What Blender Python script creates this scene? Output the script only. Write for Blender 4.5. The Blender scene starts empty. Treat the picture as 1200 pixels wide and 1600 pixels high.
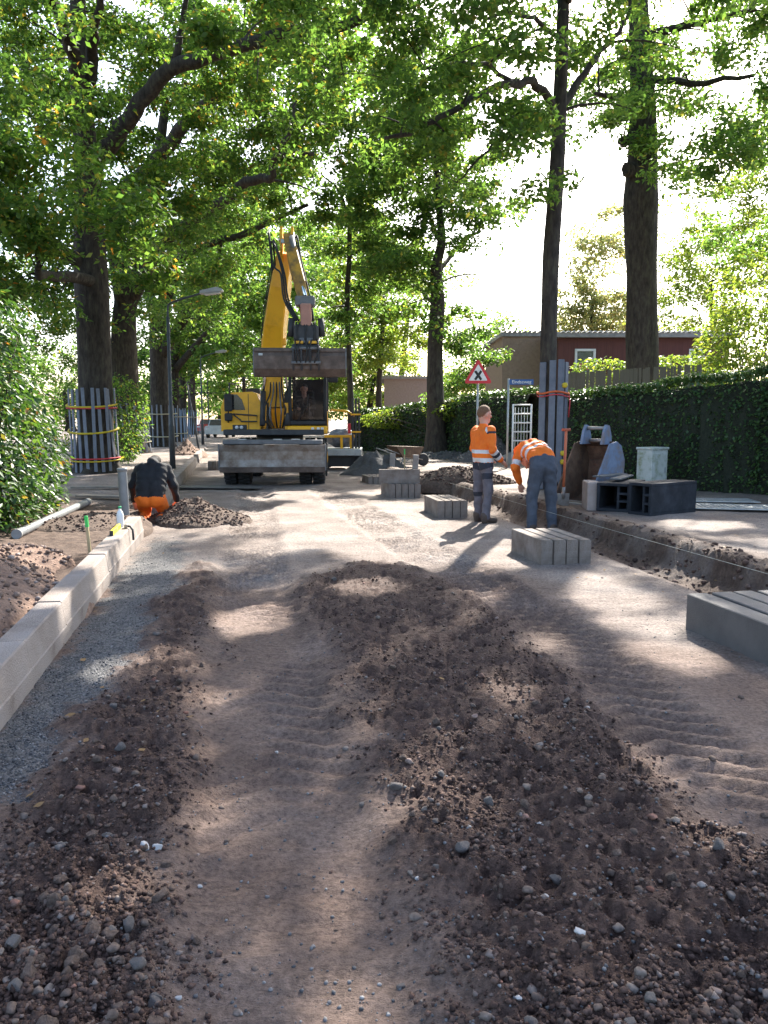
import bpy, math, random
import numpy as np
from mathutils import Vector, Matrix, Quaternion
R = math.radians
rng = np.random.default_rng(7)
random.seed(7)
C = bpy.context.scene.collection
scene = bpy.context.scene
# ------------------------------------------------------------------ camera, sky, sun, exposure
FPX, PITCH, CAMH = 1200.0, math.atan(145 / 1200), 1.6
cam_d = bpy.data.cameras.new('camera'); cam = bpy.data.objects.new('camera', cam_d); C.objects.link(cam)
cam_d.sensor_fit = 'HORIZONTAL'; cam_d.sensor_width = 36; cam_d.lens = 36
cam_d.clip_start = 0.05; cam_d.clip_end = 6000
cam.location = (0, 0, CAMH); cam.rotation_euler = (math.pi / 2 - PITCH, 0, 0)
scene.camera = cam
SUN_AZ, SUN_EL = R(19), R(38)
SUNV = Vector((math.sin(SUN_AZ) * math.cos(SUN_EL), math.cos(SUN_AZ) * math.cos(SUN_EL), math.sin(SUN_EL)))
w = bpy.data.worlds.new('World'); scene.world = w; w.use_nodes = True
nt = w.node_tree
sky = nt.nodes.new('ShaderNodeTexSky'); sky.sky_type = 'NISHITA'; sky.sun_disc = False
sky.sun_elevation = SUN_EL; sky.sun_rotation = SUN_AZ; sky.dust_density = 2.5; sky.ozone_density = 1.0
bg = nt.nodes['Background']; bg.inputs['Strength'].default_value = 0.15
nt.links.new(sky.outputs[0], bg.inputs['Color'])
sd = bpy.data.lights.new('sun', 'SUN'); sd.energy = 5.0; sd.angle = R(0.53); sd.color = (1, 0.95, 0.86)
sun = bpy.data.objects.new('sun', sd); C.objects.link(sun); sun.location = (10, 30, 40)
sun.rotation_euler = (-SUNV).to_track_quat('-Z', 'Y').to_euler()
vs = scene.view_settings
vs.view_transform = 'Standard'; vs.look = 'None'; vs.gamma = 1; vs.use_curve_mapping = False; vs.exposure = 1.85
cy = scene.cycles
cy.max_bounces = 8; cy.diffuse_bounces = 4; cy.glossy_bounces = 2; cy.transmission_bounces = 4; cy.transparent_max_bounces = 4
cy.use_denoising = True; cy.sample_clamp_indirect = 8; cy.caustics_reflective = False; cy.caustics_refractive = False

# ------------------------------------------------------------------ surveying: photo pixel -> place
def ray(px, py):
    a, b = (px - 600) / FPX, (800 - py) / FPX
    return (a, math.cos(PITCH) + b * math.sin(PITCH), -math.sin(PITCH) + b * math.cos(PITCH))
def G(px, py, z=0.0):
    r = ray(px, py); t = (z - CAMH) / r[2]
    return (r[0] * t, r[1] * t, z)
def P(px, py, Y):
    r = ray(px, py); t = Y / r[1]
    return (r[0] * t, Y, CAMH + r[2] * t)
# road frame: s along the road, u across it (right positive)
RD = np.array([-0.193, 0.981]); RN = np.array([0.981, 0.193]); RYAW = math.atan2(0.193, 0.981)
def UV(u, s): p = RN * u + RD * s; return float(p[0]), float(p[1])

# ------------------------------------------------------------------ noise in numpy
def _h(ix, iy, seed):
    n = (ix.astype(np.int64) * 374761393 + iy.astype(np.int64) * 668265263 + seed * 974634777) & 0x7fffffff
    n = ((n ^ (n >> 13)) * 1274126177) & 0x7fffffff
    return ((n ^ (n >> 16)) & 0xffff) / 65535.0
def vn(x, y, seed=0):
    ix, iy = np.floor(x), np.floor(y); fx, fy = x - ix, y - iy
    fx = fx * fx * (3 - 2 * fx); fy = fy * fy * (3 - 2 * fy)
    a, b, c, d = _h(ix, iy, seed), _h(ix + 1, iy, seed), _h(ix, iy + 1, seed), _h(ix + 1, iy + 1, seed)
    return (a + (b - a) * fx) * (1 - fy) + (c + (d - c) * fx) * fy
def fbm(x, y, o=4, seed=0):
    t, a, tot = 0, 1.0, 0
    for k in range(o):
        t = t + a * vn(x, y, seed + k); tot += a; a *= .5; x = x * 2.03 + 17.1; y = y * 2.03 + 5.3
    return t / tot
def sstep(a, b, x):
    t = np.clip((x - a) / (b - a), 0, 1); return t * t * (3 - 2 * t)

# ------------------------------------------------------------------ meshes
def mesh_np(name, V, F, smooth=False, midx=None):
    V = np.asarray(V, np.float32); F = np.asarray(F, np.int32); m, k = F.shape
    me = bpy.data.meshes.new(name)
    me.vertices.add(len(V)); me.vertices.foreach_set('co', V.ravel())
    me.loops.add(m * k); me.loops.foreach_set('vertex_index', F.ravel())
    me.polygons.add(m); me.polygons.foreach_set('loop_start', np.arange(m, dtype=np.int32) * k)
    me.polygons.foreach_set('loop_total', np.full(m, k, np.int32))
    if smooth: me.polygons.foreach_set('use_smooth', np.ones(m, bool))
    if midx is not None: me.polygons.foreach_set('material_index', np.asarray(midx, np.int32))
    me.update(calc_edges=True); me.validate()
    return me
def tag(o, label=None, cat=None, group=None, kind=None):
    if label: o['label'] = label
    if cat: o['category'] = cat
    if group: o['group'] = group
    if kind: o['kind'] = kind
    return o
def thing(name, label, cat, loc=(0, 0, 0), rz=0, group=None):
    o = bpy.data.objects.new(name, None); C.objects.link(o); o.empty_display_size = .2
    o.location = loc; o.rotation_euler = (0, 0, rz)
    return tag(o, label, cat, group)
def obj(name, me, mats, parent=None, loc=None, rz=0):
    o = bpy.data.objects.new(name, me); C.objects.link(o)
    if not me.materials:
        for m in (mats if isinstance(mats, (list, tuple)) else [mats]): me.materials.append(m)
    if parent: o.parent = parent
    if loc is not None: o.location = loc
    if rz: o.rotation_euler = (0, 0, rz)
    return o
def copy_tree(o, parent=None):
    c = o.copy(); C.objects.link(c); c.parent = parent
    for ch in list(o.children): copy_tree(ch, c)
    return c
class MB:
    def __init__(s): s.V = []; s.F = []; s.S = []
    def add(s, V, F, smooth=False):
        o = len(s.V); s.V += [tuple(map(float, v)) for v in V]; s.F += [tuple(i + o for i in f) for f in F]; s.S += [smooth] * len(F); return s
    def box(s, c, d, rot=None, bev=None):
        h = np.array(d, float) / 2; b = min(min(d) * .12, .012) if bev is None else bev; b = min(b, min(h) * .95)
        V = []; idx = {}
        for sx in (-1, 1):
            for sy in (-1, 1):
                for sz in (-1, 1):
                    sg = np.array((sx, sy, sz))
                    for ax in range(3):
                        v = sg * (h - b); v[ax] = sg[ax] * h[ax]; idx[(sx, sy, sz, ax)] = len(V); V.append(v)
        F = []
        for ax in range(3):
            o1, o2 = [a for a in range(3) if a != ax]
            for sg in (-1, 1):
                q = []
                for p, r in ((-1, -1), (1, -1), (1, 1), (-1, 1)):
                    k = [0, 0, 0]; k[ax] = sg; k[o1] = p; k[o2] = r; q.append(idx[(*k, ax)])
                F.append(q)
        for ax in range(3):
            o1, o2 = [a for a in range(3) if a != ax]
            for p in (-1, 1):
                for r in (-1, 1):
                    q = []
                    for (sg, fa) in ((-1, o1), (1, o1), (1, o2), (-1, o2)):
                        k = [0, 0, 0]; k[ax] = sg; k[o1] = p; k[o2] = r; q.append(idx[(*k, fa)])
                    F.append(q)
        for sx in (-1, 1):
            for sy in (-1, 1):
                for sz in (-1, 1): F.append([idx[(sx, sy, sz, a)] for a in range(3)])
        V = np.array(V)
        F2 = []
        for f in F:
            a, bb, cc = V[f[0]], V[f[1]], V[f[2]]
            F2.append(f if np.dot(np.cross(bb - a, cc - a), V[f].mean(0)) > 0 else f[::-1])
        if rot is not None: V = V @ np.array(rot_m(rot)).T
        return s.add(V + np.array(c), F2)
    def prism(s, poly, axis, a0, a1, at=(0, 0, 0), rot=None):
        n = len(poly); V = []
        for a in (a0, a1):
            for (p, q) in poly:
                V.append({'x': (a, p, q), 'y': (p, a, q), 'z': (p, q, a)}[axis])
        V = np.array(V, float)
        ar = sum(poly[i][0] * poly[(i + 1) % n][1] - poly[(i + 1) % n][0] * poly[i][1] for i in range(n))
        flip = (ar > 0) ^ (axis == 'y') ^ (a1 < a0)
        F = [list(range(n))[::-1], list(range(n, 2 * n))] + [[i, (i + 1) % n, n + (i + 1) % n, n + i] for i in range(n)]
        if not flip: F = [f[::-1] for f in F]
        if rot is not None: V = V @ np.array(rot_m(rot)).T
        return s.add(V + np.array(at), F)
    def tube(s, pts, r, n=8, cap=True, smooth=True, jitter=0):
        pts = [np.array(p, float) for p in pts]; m = len(pts); rr = r if hasattr(r, '__len__') else [r] * m
        V = []; up = None
        for i in range(m):
            t = pts[min(i + 1, m - 1)] - pts[max(i - 1, 0)]; t /= (np.linalg.norm(t) + 1e-9)
            if up is None:
                up = np.cross(t, (0, 0, 1.)) if abs(t[2]) < .9 else np.cross(t, (1., 0, 0))
            up = up - t * np.dot(up, t); up /= (np.linalg.norm(up) + 1e-9); v = np.cross(t, up)
            for k in range(n):
                a = 2 * math.pi * k / n; q = rr[i] * (1 + (jitter * (random.random() - .5) if jitter else 0))
                V.append(pts[i] + (up * math.cos(a) + v * math.sin(a)) * q)
        F = [[i * n + k, i * n + (k + 1) % n, (i + 1) * n + (k + 1) % n, (i + 1) * n + k] for i in range(m - 1) for k in range(n)]
        s.add(V, F, smooth)
        if cap:
            o = len(s.V) - m * n
            s.F += [tuple(range(o, o + n))[::-1], tuple(range(o + (m - 1) * n, o + m * n))]; s.S += [False, False]
        return s
    def lathe(s, prof, c, axis='z', n=16, smooth=True):
        V = []; m = len(prof)
        for (r, z) in prof:
            for k in range(n):
                a = 2 * math.pi * k / n; x, y = r * math.cos(a), r * math.sin(a)
                V.append({'z': (x, y, z), 'x': (z, x, y), 'y': (y, z, x)}[axis])
        F = [[i * n + k, i * n + (k + 1) % n, (i + 1) * n + (k + 1) % n, (i + 1) * n + k] for i in range(m - 1) for k in range(n)]
        F += [list(range(n))[::-1], list(range((m - 1) * n, m * n))]
        return s.add(np.array(V) + np.array(c), F, smooth)
    def mesh(s, name):
        me = bpy.data.meshes.new(name); me.from_pydata(s.V, [], s.F)
        me.polygons.foreach_set('use_smooth', np.array(s.S, bool)); me.update(); return me
    def build(s, name, mats, parent=None, loc=None, rz=0): return obj(name, s.mesh(name), mats, parent, loc, rz)
def rot_m(e): return Matrix(__import__('mathutils').Euler(e).to_matrix())

# ------------------------------------------------------------------ materials
def ramp(nt, stops):
    r = nt.nodes.new('ShaderNodeValToRGB'); e = r.color_ramp.elements
    while len(e) < len(stops): e.new(.5)
    for k, (p, c) in enumerate(stops): e[k].position = p; e[k].color = (*c, 1)
    return r
MATS = {}
def M(name, c1, c2=None, scale=6, rough=.75, bump=0, bscale=40, metal=0, stretch=None, spec=.4, c3=None):
    if name in MATS: return MATS[name]
    m = bpy.data.materials.new(name); m.use_nodes = True; nt = m.node_tree; b = nt.nodes['Principled BSDF']
    c2 = c2 or tuple(x * .72 for x in c1)
    tc = nt.nodes.new('ShaderNodeTexCoord'); src = tc.outputs['Object']
    if stretch:
        mp = nt.nodes.new('ShaderNodeMapping'); mp.inputs['Scale'].default_value = stretch
        nt.links.new(src, mp.inputs[0]); src = mp.outputs[0]
    n = nt.nodes.new('ShaderNodeTexNoise'); n.inputs['Scale'].default_value = scale; n.inputs['Detail'].default_value = 7
    n.inputs['Roughness'].default_value = .65; nt.links.new(src, n.inputs[0])
    r = ramp(nt, [(.32, c2), (.62, c1)] if c3 is None else [(.3, c2), (.5, c1), (.68, c3)])
    nt.links.new(n.outputs[0], r.inputs[0]); nt.links.new(r.outputs[0], b.inputs['Base Color'])
    b.inputs['Roughness'].default_value = rough; b.inputs['Metallic'].default_value = metal; b.inputs['Specular IOR Level'].default_value = spec
    if bump:
        n2 = nt.nodes.new('ShaderNodeTexNoise'); n2.inputs['Scale'].default_value = bscale; n2.inputs['Detail'].default_value = 5
        nt.links.new(src, n2.inputs[0])
        bp = nt.nodes.new('ShaderNodeBump'); bp.inputs['Strength'].default_value = bump; bp.inputs['Distance'].default_value = .02
        nt.links.new(n2.outputs[0], bp.inputs['Height']); nt.links.new(bp.outputs[0], b.inputs['Normal'])
    MATS[name] = m; return m
def LEAF(name, stops, trans=.45, tint=(1.28, 1.25, .6), rough=.45, spec=.35):
    if name in MATS: return MATS[name]
    m = bpy.data.materials.new(name); m.use_nodes = True; nt = m.node_tree; b = nt.nodes['Principled BSDF']
    g = nt.nodes.new('ShaderNodeNewGeometry'); r = ramp(nt, stops); nt.links.new(g.outputs['Random Per Island'], r.inputs[0])
    nt.links.new(r.outputs[0], b.inputs['Base Color']); b.inputs['Roughness'].default_value = rough; b.inputs['Specular IOR Level'].default_value = spec
    t = nt.nodes.new('ShaderNodeBsdfTranslucent'); mx = nt.nodes.new('ShaderNodeMixShader'); mx.inputs[0].default_value = trans
    mul = nt.nodes.new('ShaderNodeMix'); mul.data_type = 'RGBA'; mul.blend_type = 'MULTIPLY'; mul.inputs[0].default_value = 1
    nt.links.new(r.outputs[0], mul.inputs[6]); mul.inputs[7].default_value = (tint[0] * 1.6, tint[1] * 1.6, tint[2] * 1.6, 1)
    nt.links.new(mul.outputs[2], t.inputs[0]); nt.links.new(b.outputs[0], mx.inputs[1]); nt.links.new(t.outputs[0], mx.inputs[2])
    nt.links.new(mx.outputs[0], nt.nodes['Material Output'].inputs[0])
    MATS[name] = m; return m
def GLASS(name, col=(.02, .025, .03), rough=.05, alpha=.55):
    if name in MATS: return MATS[name]
    m = bpy.data.materials.new(name); m.use_nodes = True; nt = m.node_tree
    g = nt.nodes.new('ShaderNodeBsdfGlossy'); g.inputs['Roughness'].default_value = rough
    t = nt.nodes.new('ShaderNodeBsdfTransparent'); t.inputs[0].default_value = (*[alpha + c for c in col], 1)
    f = nt.nodes.new('ShaderNodeFresnel'); f.inputs[0].default_value = 1.45; mx = nt.nodes.new('ShaderNodeMixShader')
    nt.links.new(f.outputs[0], mx.inputs[0]); nt.links.new(t.outputs[0], mx.inputs[1]); nt.links.new(g.outputs[0], mx.inputs[2])
    nt.links.new(mx.outputs[0], nt.nodes['Material Output'].inputs[0]); MATS[name] = m; return m
CONC = M('concrete', (.34, .31, .29), (.25, .225, .21), 5, .85, .25, 120)
BARK = M('bark', (.046, .036, .028), (.014, .011, .009), 11, .95, 1.0, 16, stretch=(1, 1, .3), c3=(.075, .066, .045))
STEEL = M('worn_steel', (.30, .28, .26), (.16, .10, .07), 3, .5, .2, 60, .5, c3=(.36, .35, .34))
GREYP = M('grey_paint', (.28, .29, .31), (.2, .21, .23), 4, .5)
BLACK = M('black_rubber', (.03, .03, .032), (.018, .018, .018), 8, .7, .2, 60)
YEL = M('yellow_paint', (.85, .42, .018), (.66, .32, .018), 2.6, .42, .08, 20, c3=(.87, .45, .02))
ORD = ['nearest', 'second', 'third', 'fourth', 'fifth', 'sixth', 'seventh', 'eighth', 'ninth', 'tenth', 'eleventh', 'twelfth', 'thirteenth', 'fourteenth', 'fifteenth', 'sixteenth', 'seventeenth', 'eighteenth', 'nineteenth', 'twentieth']
# ------------------------------------------------------------------ the ground
def gpoly(pts, z=0): return np.array([G(x, y, z)[:2] for x, y in pts])
def polysd(X, Y, poly):                       # signed distance, inside positive
    d = np.full(X.shape, 1e9); ins = np.zeros(X.shape, bool); n = len(poly)
    for i in range(n):
        ax, ay = poly[i]; bx, by = poly[(i + 1) % n]; ex, ey = bx - ax, by - ay
        t = np.clip(((X - ax) * ex + (Y - ay) * ey) / (ex * ex + ey * ey + 1e-12), 0, 1)
        d = np.minimum(d, (X - ax - t * ex) ** 2 + (Y - ay - t * ey) ** 2)
        c = ((ay > Y) != (by > Y)) & (X < ex * (Y - ay) / (ey + 1e-12) + ax); ins ^= c
    d = np.sqrt(d); return np.where(ins, d, -d)
def pathd(X, Y, pts):                         # distance to a path, length along it
    d = np.full(X.shape, 1e9); L = np.zeros(X.shape); acc = 0
    for (ax, ay), (bx, by) in zip(pts[:-1], pts[1:]):
        ex, ey = bx - ax, by - ay; l = math.hypot(ex, ey)
        t = np.clip(((X - ax) * ex + (Y - ay) * ey) / (l * l), 0, 1)
        q = np.hypot(X - ax - t * ex, Y - ay - t * ey); m = q < d; d = np.where(m, q, d); L = np.where(m, acc + t * l, L); acc += l
    return d, L
Z_MID = gpoly([(465, 905), (560, 880), (650, 890), (760, 935), (850, 1010), (960, 1130), (1060, 1225), (1200, 1330), (1700, 1640), (1700, 1900), (720, 1900), (690, 1560), (660, 1400), (610, 1270), (550, 1150), (520, 1060), (490, 980)])
Z_LEFT = gpoly([(300, 880), (345, 895), (330, 1000), (315, 1100), (300, 1220), (285, 1330), (265, 1480), (330, 1900), (-700, 1900), (-260, 1420), (-20, 1340), (60, 1220), (140, 1110), (215, 1010), (255, 930)])
Z_GRAV = gpoly([(175, 900), (250, 835), (300, 860), (290, 900), (225, 1010), (140, 1120), (30, 1260), (-280, 1470), (-420, 1330), (20, 1105)])
T_A = gpoly([(500, 1900), (480, 1650), (452, 1400), (425, 1200), (408, 1050), (402, 940), (392, 860), (396, 790), (400, 762)])
T_B = gpoly([(1500, 1560), (1230, 1330), (1000, 1130), (870, 1000), (750, 910), (650, 855), (560, 800), (508, 764)])
MOUNDS = []
def zones(X, Y):
    wx = X + .16 * (fbm(X * 3, Y * 3, 3, 11) - .5) * 2; wy = Y + .3 * (fbm(X * 3, Y * 3, 3, 21) - .5) * 2
    wx = wx + .12 * (fbm(X * 11, Y * 11, 3, 15) - .5) * 2; wy = wy + .2 * (fbm(X * 9, Y * 9, 3, 25) - .5) * 2
    mid = sstep(-.14, .26, polysd(wx, wy, Z_MID)); left = sstep(-.12, .22, polysd(wx, wy, Z_LEFT))
    grav = sstep(-.05, .15, polysd(wx, wy, Z_GRAV)) * (1 - left)
    return mid, left, grav
def ground(X, Y, full=False):
    X = np.asarray(X, float); Y = np.asarray(Y, float)
    u = RN[0] * X + RN[1] * Y; s = RD[0] * X + RD[1] * Y
    near = sstep(60, 30, Y) * sstep(-3, 1, Y)
    mid, left, grav = zones(X, Y); loose = np.maximum(mid, left)
    z = .035 * (fbm(X * .8, Y * .8, 3, 3) - .5) + .012 * (fbm(X * 6, Y * 6, 3, 5) - .5)
    cl = fbm(X * 14, Y * 14, 4, 31); cl2 = fbm(X * 4, Y * 4, 3, 41)
    cl3 = fbm(X * 34, Y * 34, 2, 45)
    z = z + loose * (.036 + .075 * (cl2 - .35) + .06 * (cl - .5) + .05 * (.5 - np.abs(cl - .5) * 4) * .6 + .04 * (cl3 - .5))
    z = z + (1 - loose) * near * .022 * (fbm(X * 2.6 + Y, Y * 13 - X * 3, 4, 47) - .5)
    z = z + grav * .008 * (fbm(X * 30, Y * 30, 2, 51) - .5)
    trk = np.zeros_like(X)
    for T, w_, amp in ((T_A, .34, .016), (T_B, .36, .022)):
        d, L = pathd(X + .05 * (fbm(X * 2, Y * 2, 2, 61) - .5), Y, T); m = sstep(w_ + .12, w_ - .08, d); trk = np.maximum(trk, m)
        tread = np.tanh(2.2 * np.sin(2 * math.pi * (L + d * .55) / .17)) * sstep(.2, .55, fbm(X * 1.1, Y * 1.1, 2, 71)) * sstep(1.5, 4, Y)
        z = z - m * (.03 * (1 - .5 * loose) + 0) + m * amp * tread * (1 + .9 * sstep(5.5, 8, Y)) + sstep(.14, 0, np.abs(d - w_ - .06)) * .02 * fbm(X * 9, Y * 9, 2, 81)
    # right-hand footway stands higher behind a dug edge; a narrow trench runs along it
    uw = u + .12 * (fbm(X * 2.2, Y * 2.2, 3, 91) - .5) + .07 * (fbm(X * 9, Y * 9, 2, 95) - .5)
    edge = np.where(s > 14.0, 4.75 - .12 * np.minimum(s - 14, 5), 4.75)
    bank = sstep(edge, edge + .13, uw) * sstep(32, 25, s)
    z = z + bank * (.21 + .08 * np.exp(-((u - edge - .25) / .2) ** 2) * fbm(X * 7, Y * 7, 2, 99)) - .10 * np.exp(-((u - edge + .22) / .2) ** 2) * sstep(32, 25, s) * sstep(3, 6, s)
    z = z + .05 * np.exp(-((u - edge + .05) / .3) ** 2) * (cl - .4) * 2 * sstep(32, 25, s)
    # left-hand footway behind the kerb
    lb = sstep(-1.36, -1.44, u)
    z = z + lb * (.17 + .05 * (cl2 - .5) * sstep(14, 11, Y))
    far = sstep(30, 36, s) * (1 - lb); z = z + far * .05
    z = z * near + (1 - near) * (.1 * sstep(40, 60, Y))
    if full: return z, mid, left, grav, trk, bank, lb, u, s
    return z
def gz(x, y): return float(ground(np.array([x]), np.array([y]))[0])
ys = np.concatenate([np.linspace(-14, .9, 14), np.geomspace(1.1, 46, 500), np.geomspace(50, 3000, 22)])
tc_ = np.concatenate([-1 - np.geomspace(2.0, .02, 26), np.linspace(-1, 1, 390), 1 + np.geomspace(.02, 2.0, 26)])
W_ = np.maximum(.58 * ys, .9) + .6
X = np.outer(W_, np.sign(tc_) * np.where(np.abs(tc_) > 1, 1 + (np.abs(tc_) - 1) * 3, np.abs(tc_))); Y = np.repeat(ys[:, None], len(tc_), 1)
Y = Y + 0 * X
zz, mid, left, grav, trk, bank, lb, u_, s_ = [a for a in ground(X, Y, True)]
nr, nc = X.shape
V = np.stack([X.ravel(), Y.ravel(), zz.ravel()], 1)
ii = np.arange(nr * nc).reshape(nr, nc)
F = np.stack([ii[:-1, :-1].ravel(), ii[:-1, 1:].ravel(), ii[1:, 1:].ravel(), ii[1:, :-1].ravel()], 1)
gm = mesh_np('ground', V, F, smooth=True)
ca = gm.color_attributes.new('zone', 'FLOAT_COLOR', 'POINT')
loose = np.maximum(mid, left)
grass = sstep(.52, .62, fbm(X * 1.3, Y * 1.3, 3, 131)) * sstep(30, 20, s_) * np.maximum(bank * sstep(5.2, 5.6, u_), 0) * .6
red = np.maximum(lb * sstep(15, 12, Y), np.minimum(1.25 * np.exp(-((u_ - 4.85) / .5) ** 2), 1) * (.55 + .45 * sstep(.35, .6, fbm(X * 2.5, Y * 2.5, 3, 181))) * sstep(32, 25, s_))
dry = sstep(.25, .75, fbm(X * .9, Y * .9, 3, 171) * .5 + .5 * np.maximum(sstep(6.5, 9.5, s_), sstep(2.4, 3.4, u_) * sstep(3.5, 6, s_)))  # dry soil mask; also lifts the sunlit mid road's colour towards white
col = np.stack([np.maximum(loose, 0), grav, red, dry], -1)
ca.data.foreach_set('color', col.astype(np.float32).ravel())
gmat = bpy.data.materials.new('soil'); gmat.use_nodes = True; nt = gmat.node_tree; pb = nt.nodes['Principled BSDF']
def N(t, **k):
    n = nt.nodes.new(t)
    for a, b in k.items():
        if a in n.inputs: n.inputs[a].default_value = b
        else: setattr(n, a, b)
    return n
L = nt.links.new
tcn = N('ShaderNodeTexCoord'); at = N('ShaderNodeVertexColor', layer_name='zone'); sp = N('ShaderNodeSeparateColor'); L(at.outputs[0], sp.inputs[0])
n1 = N('ShaderNodeTexNoise', Scale=1.3, Detail=6); n2 = N('ShaderNodeTexNoise', Scale=38, Detail=8, Roughness=.75); n3 = N('ShaderNodeTexVoronoi', Scale=75)
n4 = N('ShaderNodeTexNoise', Scale=11, Detail=6, Roughness=.7)
for n in (n1, n2, n3, n4): L(tcn.outputs['Object'], n.inputs['Vector'])
base = ramp(nt, [(.3, (.145, .092, .07)), (.5, (.205, .138, .108)), (.7, (.265, .19, .155))]); L(n1.outputs[0], base.inputs[0])
dark = ramp(nt, [(.3, (.042, .024, .018)), (.5, (.088, .05, .037)), (.68, (.15, .09, .067))]); L(n2.outputs[0], dark.inputs[0])
gra = ramp(nt, [(.1, (.06, .06, .062)), (.5, (.135, .13, .13)), (.9, (.23, .22, .21))]); L(n3.outputs['Color'], gra.inputs[0])
redr = ramp(nt, [(.3, (.06, .036, .026)), (.52, (.112, .07, .05)), (.7, (.18, .12, .086))]); L(n4.outputs[0], redr.inputs[0])
speck = ramp(nt, [(.36, (.5, .48, .46)), (.6, (1.15, 1.14, 1.12))]); L(n2.outputs[0], speck.inputs[0])
def mixc(f, a, b, bt='MIX'):
    m = N('ShaderNodeMix', data_type='RGBA', blend_type=bt)
    if isinstance(f, float): m.inputs[0].default_value = f
    else: L(f, m.inputs[0])
    L(a, m.inputs[6]); L(b, m.inputs[7]); return m.outputs[2]
dry_lit_ramp = ramp(nt, [(.3, (.18, .136, .114)), (.5, (.262, .211, .183)), (.7, (.345, .293, .26))]); L(n1.outputs[0], dry_lit_ramp.inputs[0])  # dry soil tone, paler still to paint in sun brightness on the road
c = mixc(1.0, mixc(at.outputs['Alpha'], base.outputs[0], dry_lit_ramp.outputs[0]), speck.outputs[0], 'MULTIPLY')
c = mixc(sp.outputs[2], c, redr.outputs[0]); c = mixc(sp.outputs[1], c, gra.outputs[0]); c = mixc(sp.outputs[0], c, dark.outputs[0])
L(c, pb.inputs['Base Color']); pb.inputs['Roughness'].default_value = .82; pb.inputs['Specular IOR Level'].default_value = .3
b1 = N('ShaderNodeBump', Strength=.9, Distance=.03); L(n2.outputs[0], b1.inputs['Height'])
b2 = N('ShaderNodeBump', Strength=.45, Distance=.04); L(n4.outputs[0], b2.inputs['Height']); L(b1.outputs[0], b2.inputs['Normal'])
vb = N('ShaderNodeMath', operation='MULTIPLY'); L(n3.outputs['Distance'], vb.inputs[0]); L(sp.outputs[1], vb.inputs[1])
mpn = N('ShaderNodeMapping'); mpn.inputs['Rotation'].default_value = (0, 0, -.2); mpn.inputs['Scale'].default_value = (7, 17, 10); L(tcn.outputs['Object'], mpn.inputs[0]); n5 = N('ShaderNodeTexNoise', Scale=1.0, Detail=5, Roughness=.7); L(mpn.outputs[0], n5.inputs['Vector'])
b4 = N('ShaderNodeBump', Strength=.6, Distance=.04); L(n5.outputs[0], b4.inputs['Height']); L(b2.outputs[0], b4.inputs['Normal']); b2 = b4
b3 = N('ShaderNodeBump', Strength=.7, Distance=.02, invert=True); L(vb.outputs[0], b3.inputs['Height']); L(b2.outputs[0], b3.inputs['Normal'])
L(b3.outputs[0], pb.inputs['Normal'])
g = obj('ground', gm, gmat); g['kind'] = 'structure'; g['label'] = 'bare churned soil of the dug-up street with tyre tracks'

# ------------------------------------------------------------------ stones and clods
def ico(sub):
    if sub < 0: return np.array([(1., 0, 0), (-1, 0, 0), (0, 1, 0), (0, -1, 0), (0, 0, 1), (0, 0, -1)]), np.array([(0, 2, 4), (2, 1, 4), (1, 3, 4), (3, 0, 4), (2, 0, 5), (1, 2, 5), (3, 1, 5), (0, 3, 5)])
    t = (1 + 5 ** .5) / 2
    V = [(-1, t, 0), (1, t, 0), (-1, -t, 0), (1, -t, 0), (0, -1, t), (0, 1, t), (0, -1, -t), (0, 1, -t), (t, 0, -1), (t, 0, 1), (-t, 0, -1), (-t, 0, 1)]
    F = [(0, 11, 5), (0, 5, 1), (0, 1, 7), (0, 7, 10), (0, 10, 11), (1, 5, 9), (5, 11, 4), (11, 10, 2), (10, 7, 6), (7, 1, 8), (3, 9, 4), (3, 4, 2), (3, 2, 6), (3, 6, 8), (3, 8, 9), (4, 9, 5), (2, 4, 11), (6, 2, 10), (8, 6, 7), (9, 8, 1)]
    V = [np.array(v) / np.linalg.norm(v) for v in V]
    for _ in range(sub):
        mid_ = {}; F2 = []
        def mp(a, b):
            k = (min(a, b), max(a, b))
            if k not in mid_: v = V[a] + V[b]; V.append(v / np.linalg.norm(v)); mid_[k] = len(V) - 1
            return mid_[k]
        for a, b, c in F:
            x, y, z = mp(a, b), mp(b, c), mp(c, a); F2 += [(a, x, z), (b, y, x), (c, z, y), (x, y, z)]
        F = F2
    return np.array(V), np.array(F)
def rock(sub, seed, ang=.5):
    V, F = ico(sub); r = np.random.default_rng(seed)
    for _ in range(9):                       # planar cuts make it angular
        n = r.normal(size=3); n /= np.linalg.norm(n); d = r.uniform(.45, .85); o = V @ n
        V = V - np.outer(np.maximum(o - d, 0) * ang * 1.6, n)
    if sub < 0: return V * r.uniform(.75, 1.25, (6, 1)) * r.uniform(.8, 1.2, 3), F
    V = V * (1 + .10 * r.normal(size=(len(V), 1))) if sub < 2 else V * (1 + .04 * r.normal(size=(len(V), 1)))
    return V * r.uniform(.7, 1.1, 3), F
def rand_rot(n):
    q = rng.normal(size=(n, 4)); q /= np.linalg.norm(q, axis=1)[:, None]; a, b, c, d = q.T
    return np.stack([np.stack([1 - 2 * (c * c + d * d), 2 * (b * c - a * d), 2 * (b * d + a * c)], -1), np.stack([2 * (b * c + a * d), 1 - 2 * (b * b + d * d), 2 * (c * d - a * b)], -1), np.stack([2 * (b * d - a * c), 2 * (c * d + a * b), 1 - 2 * (b * b + c * c)], -1)], 1)
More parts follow.
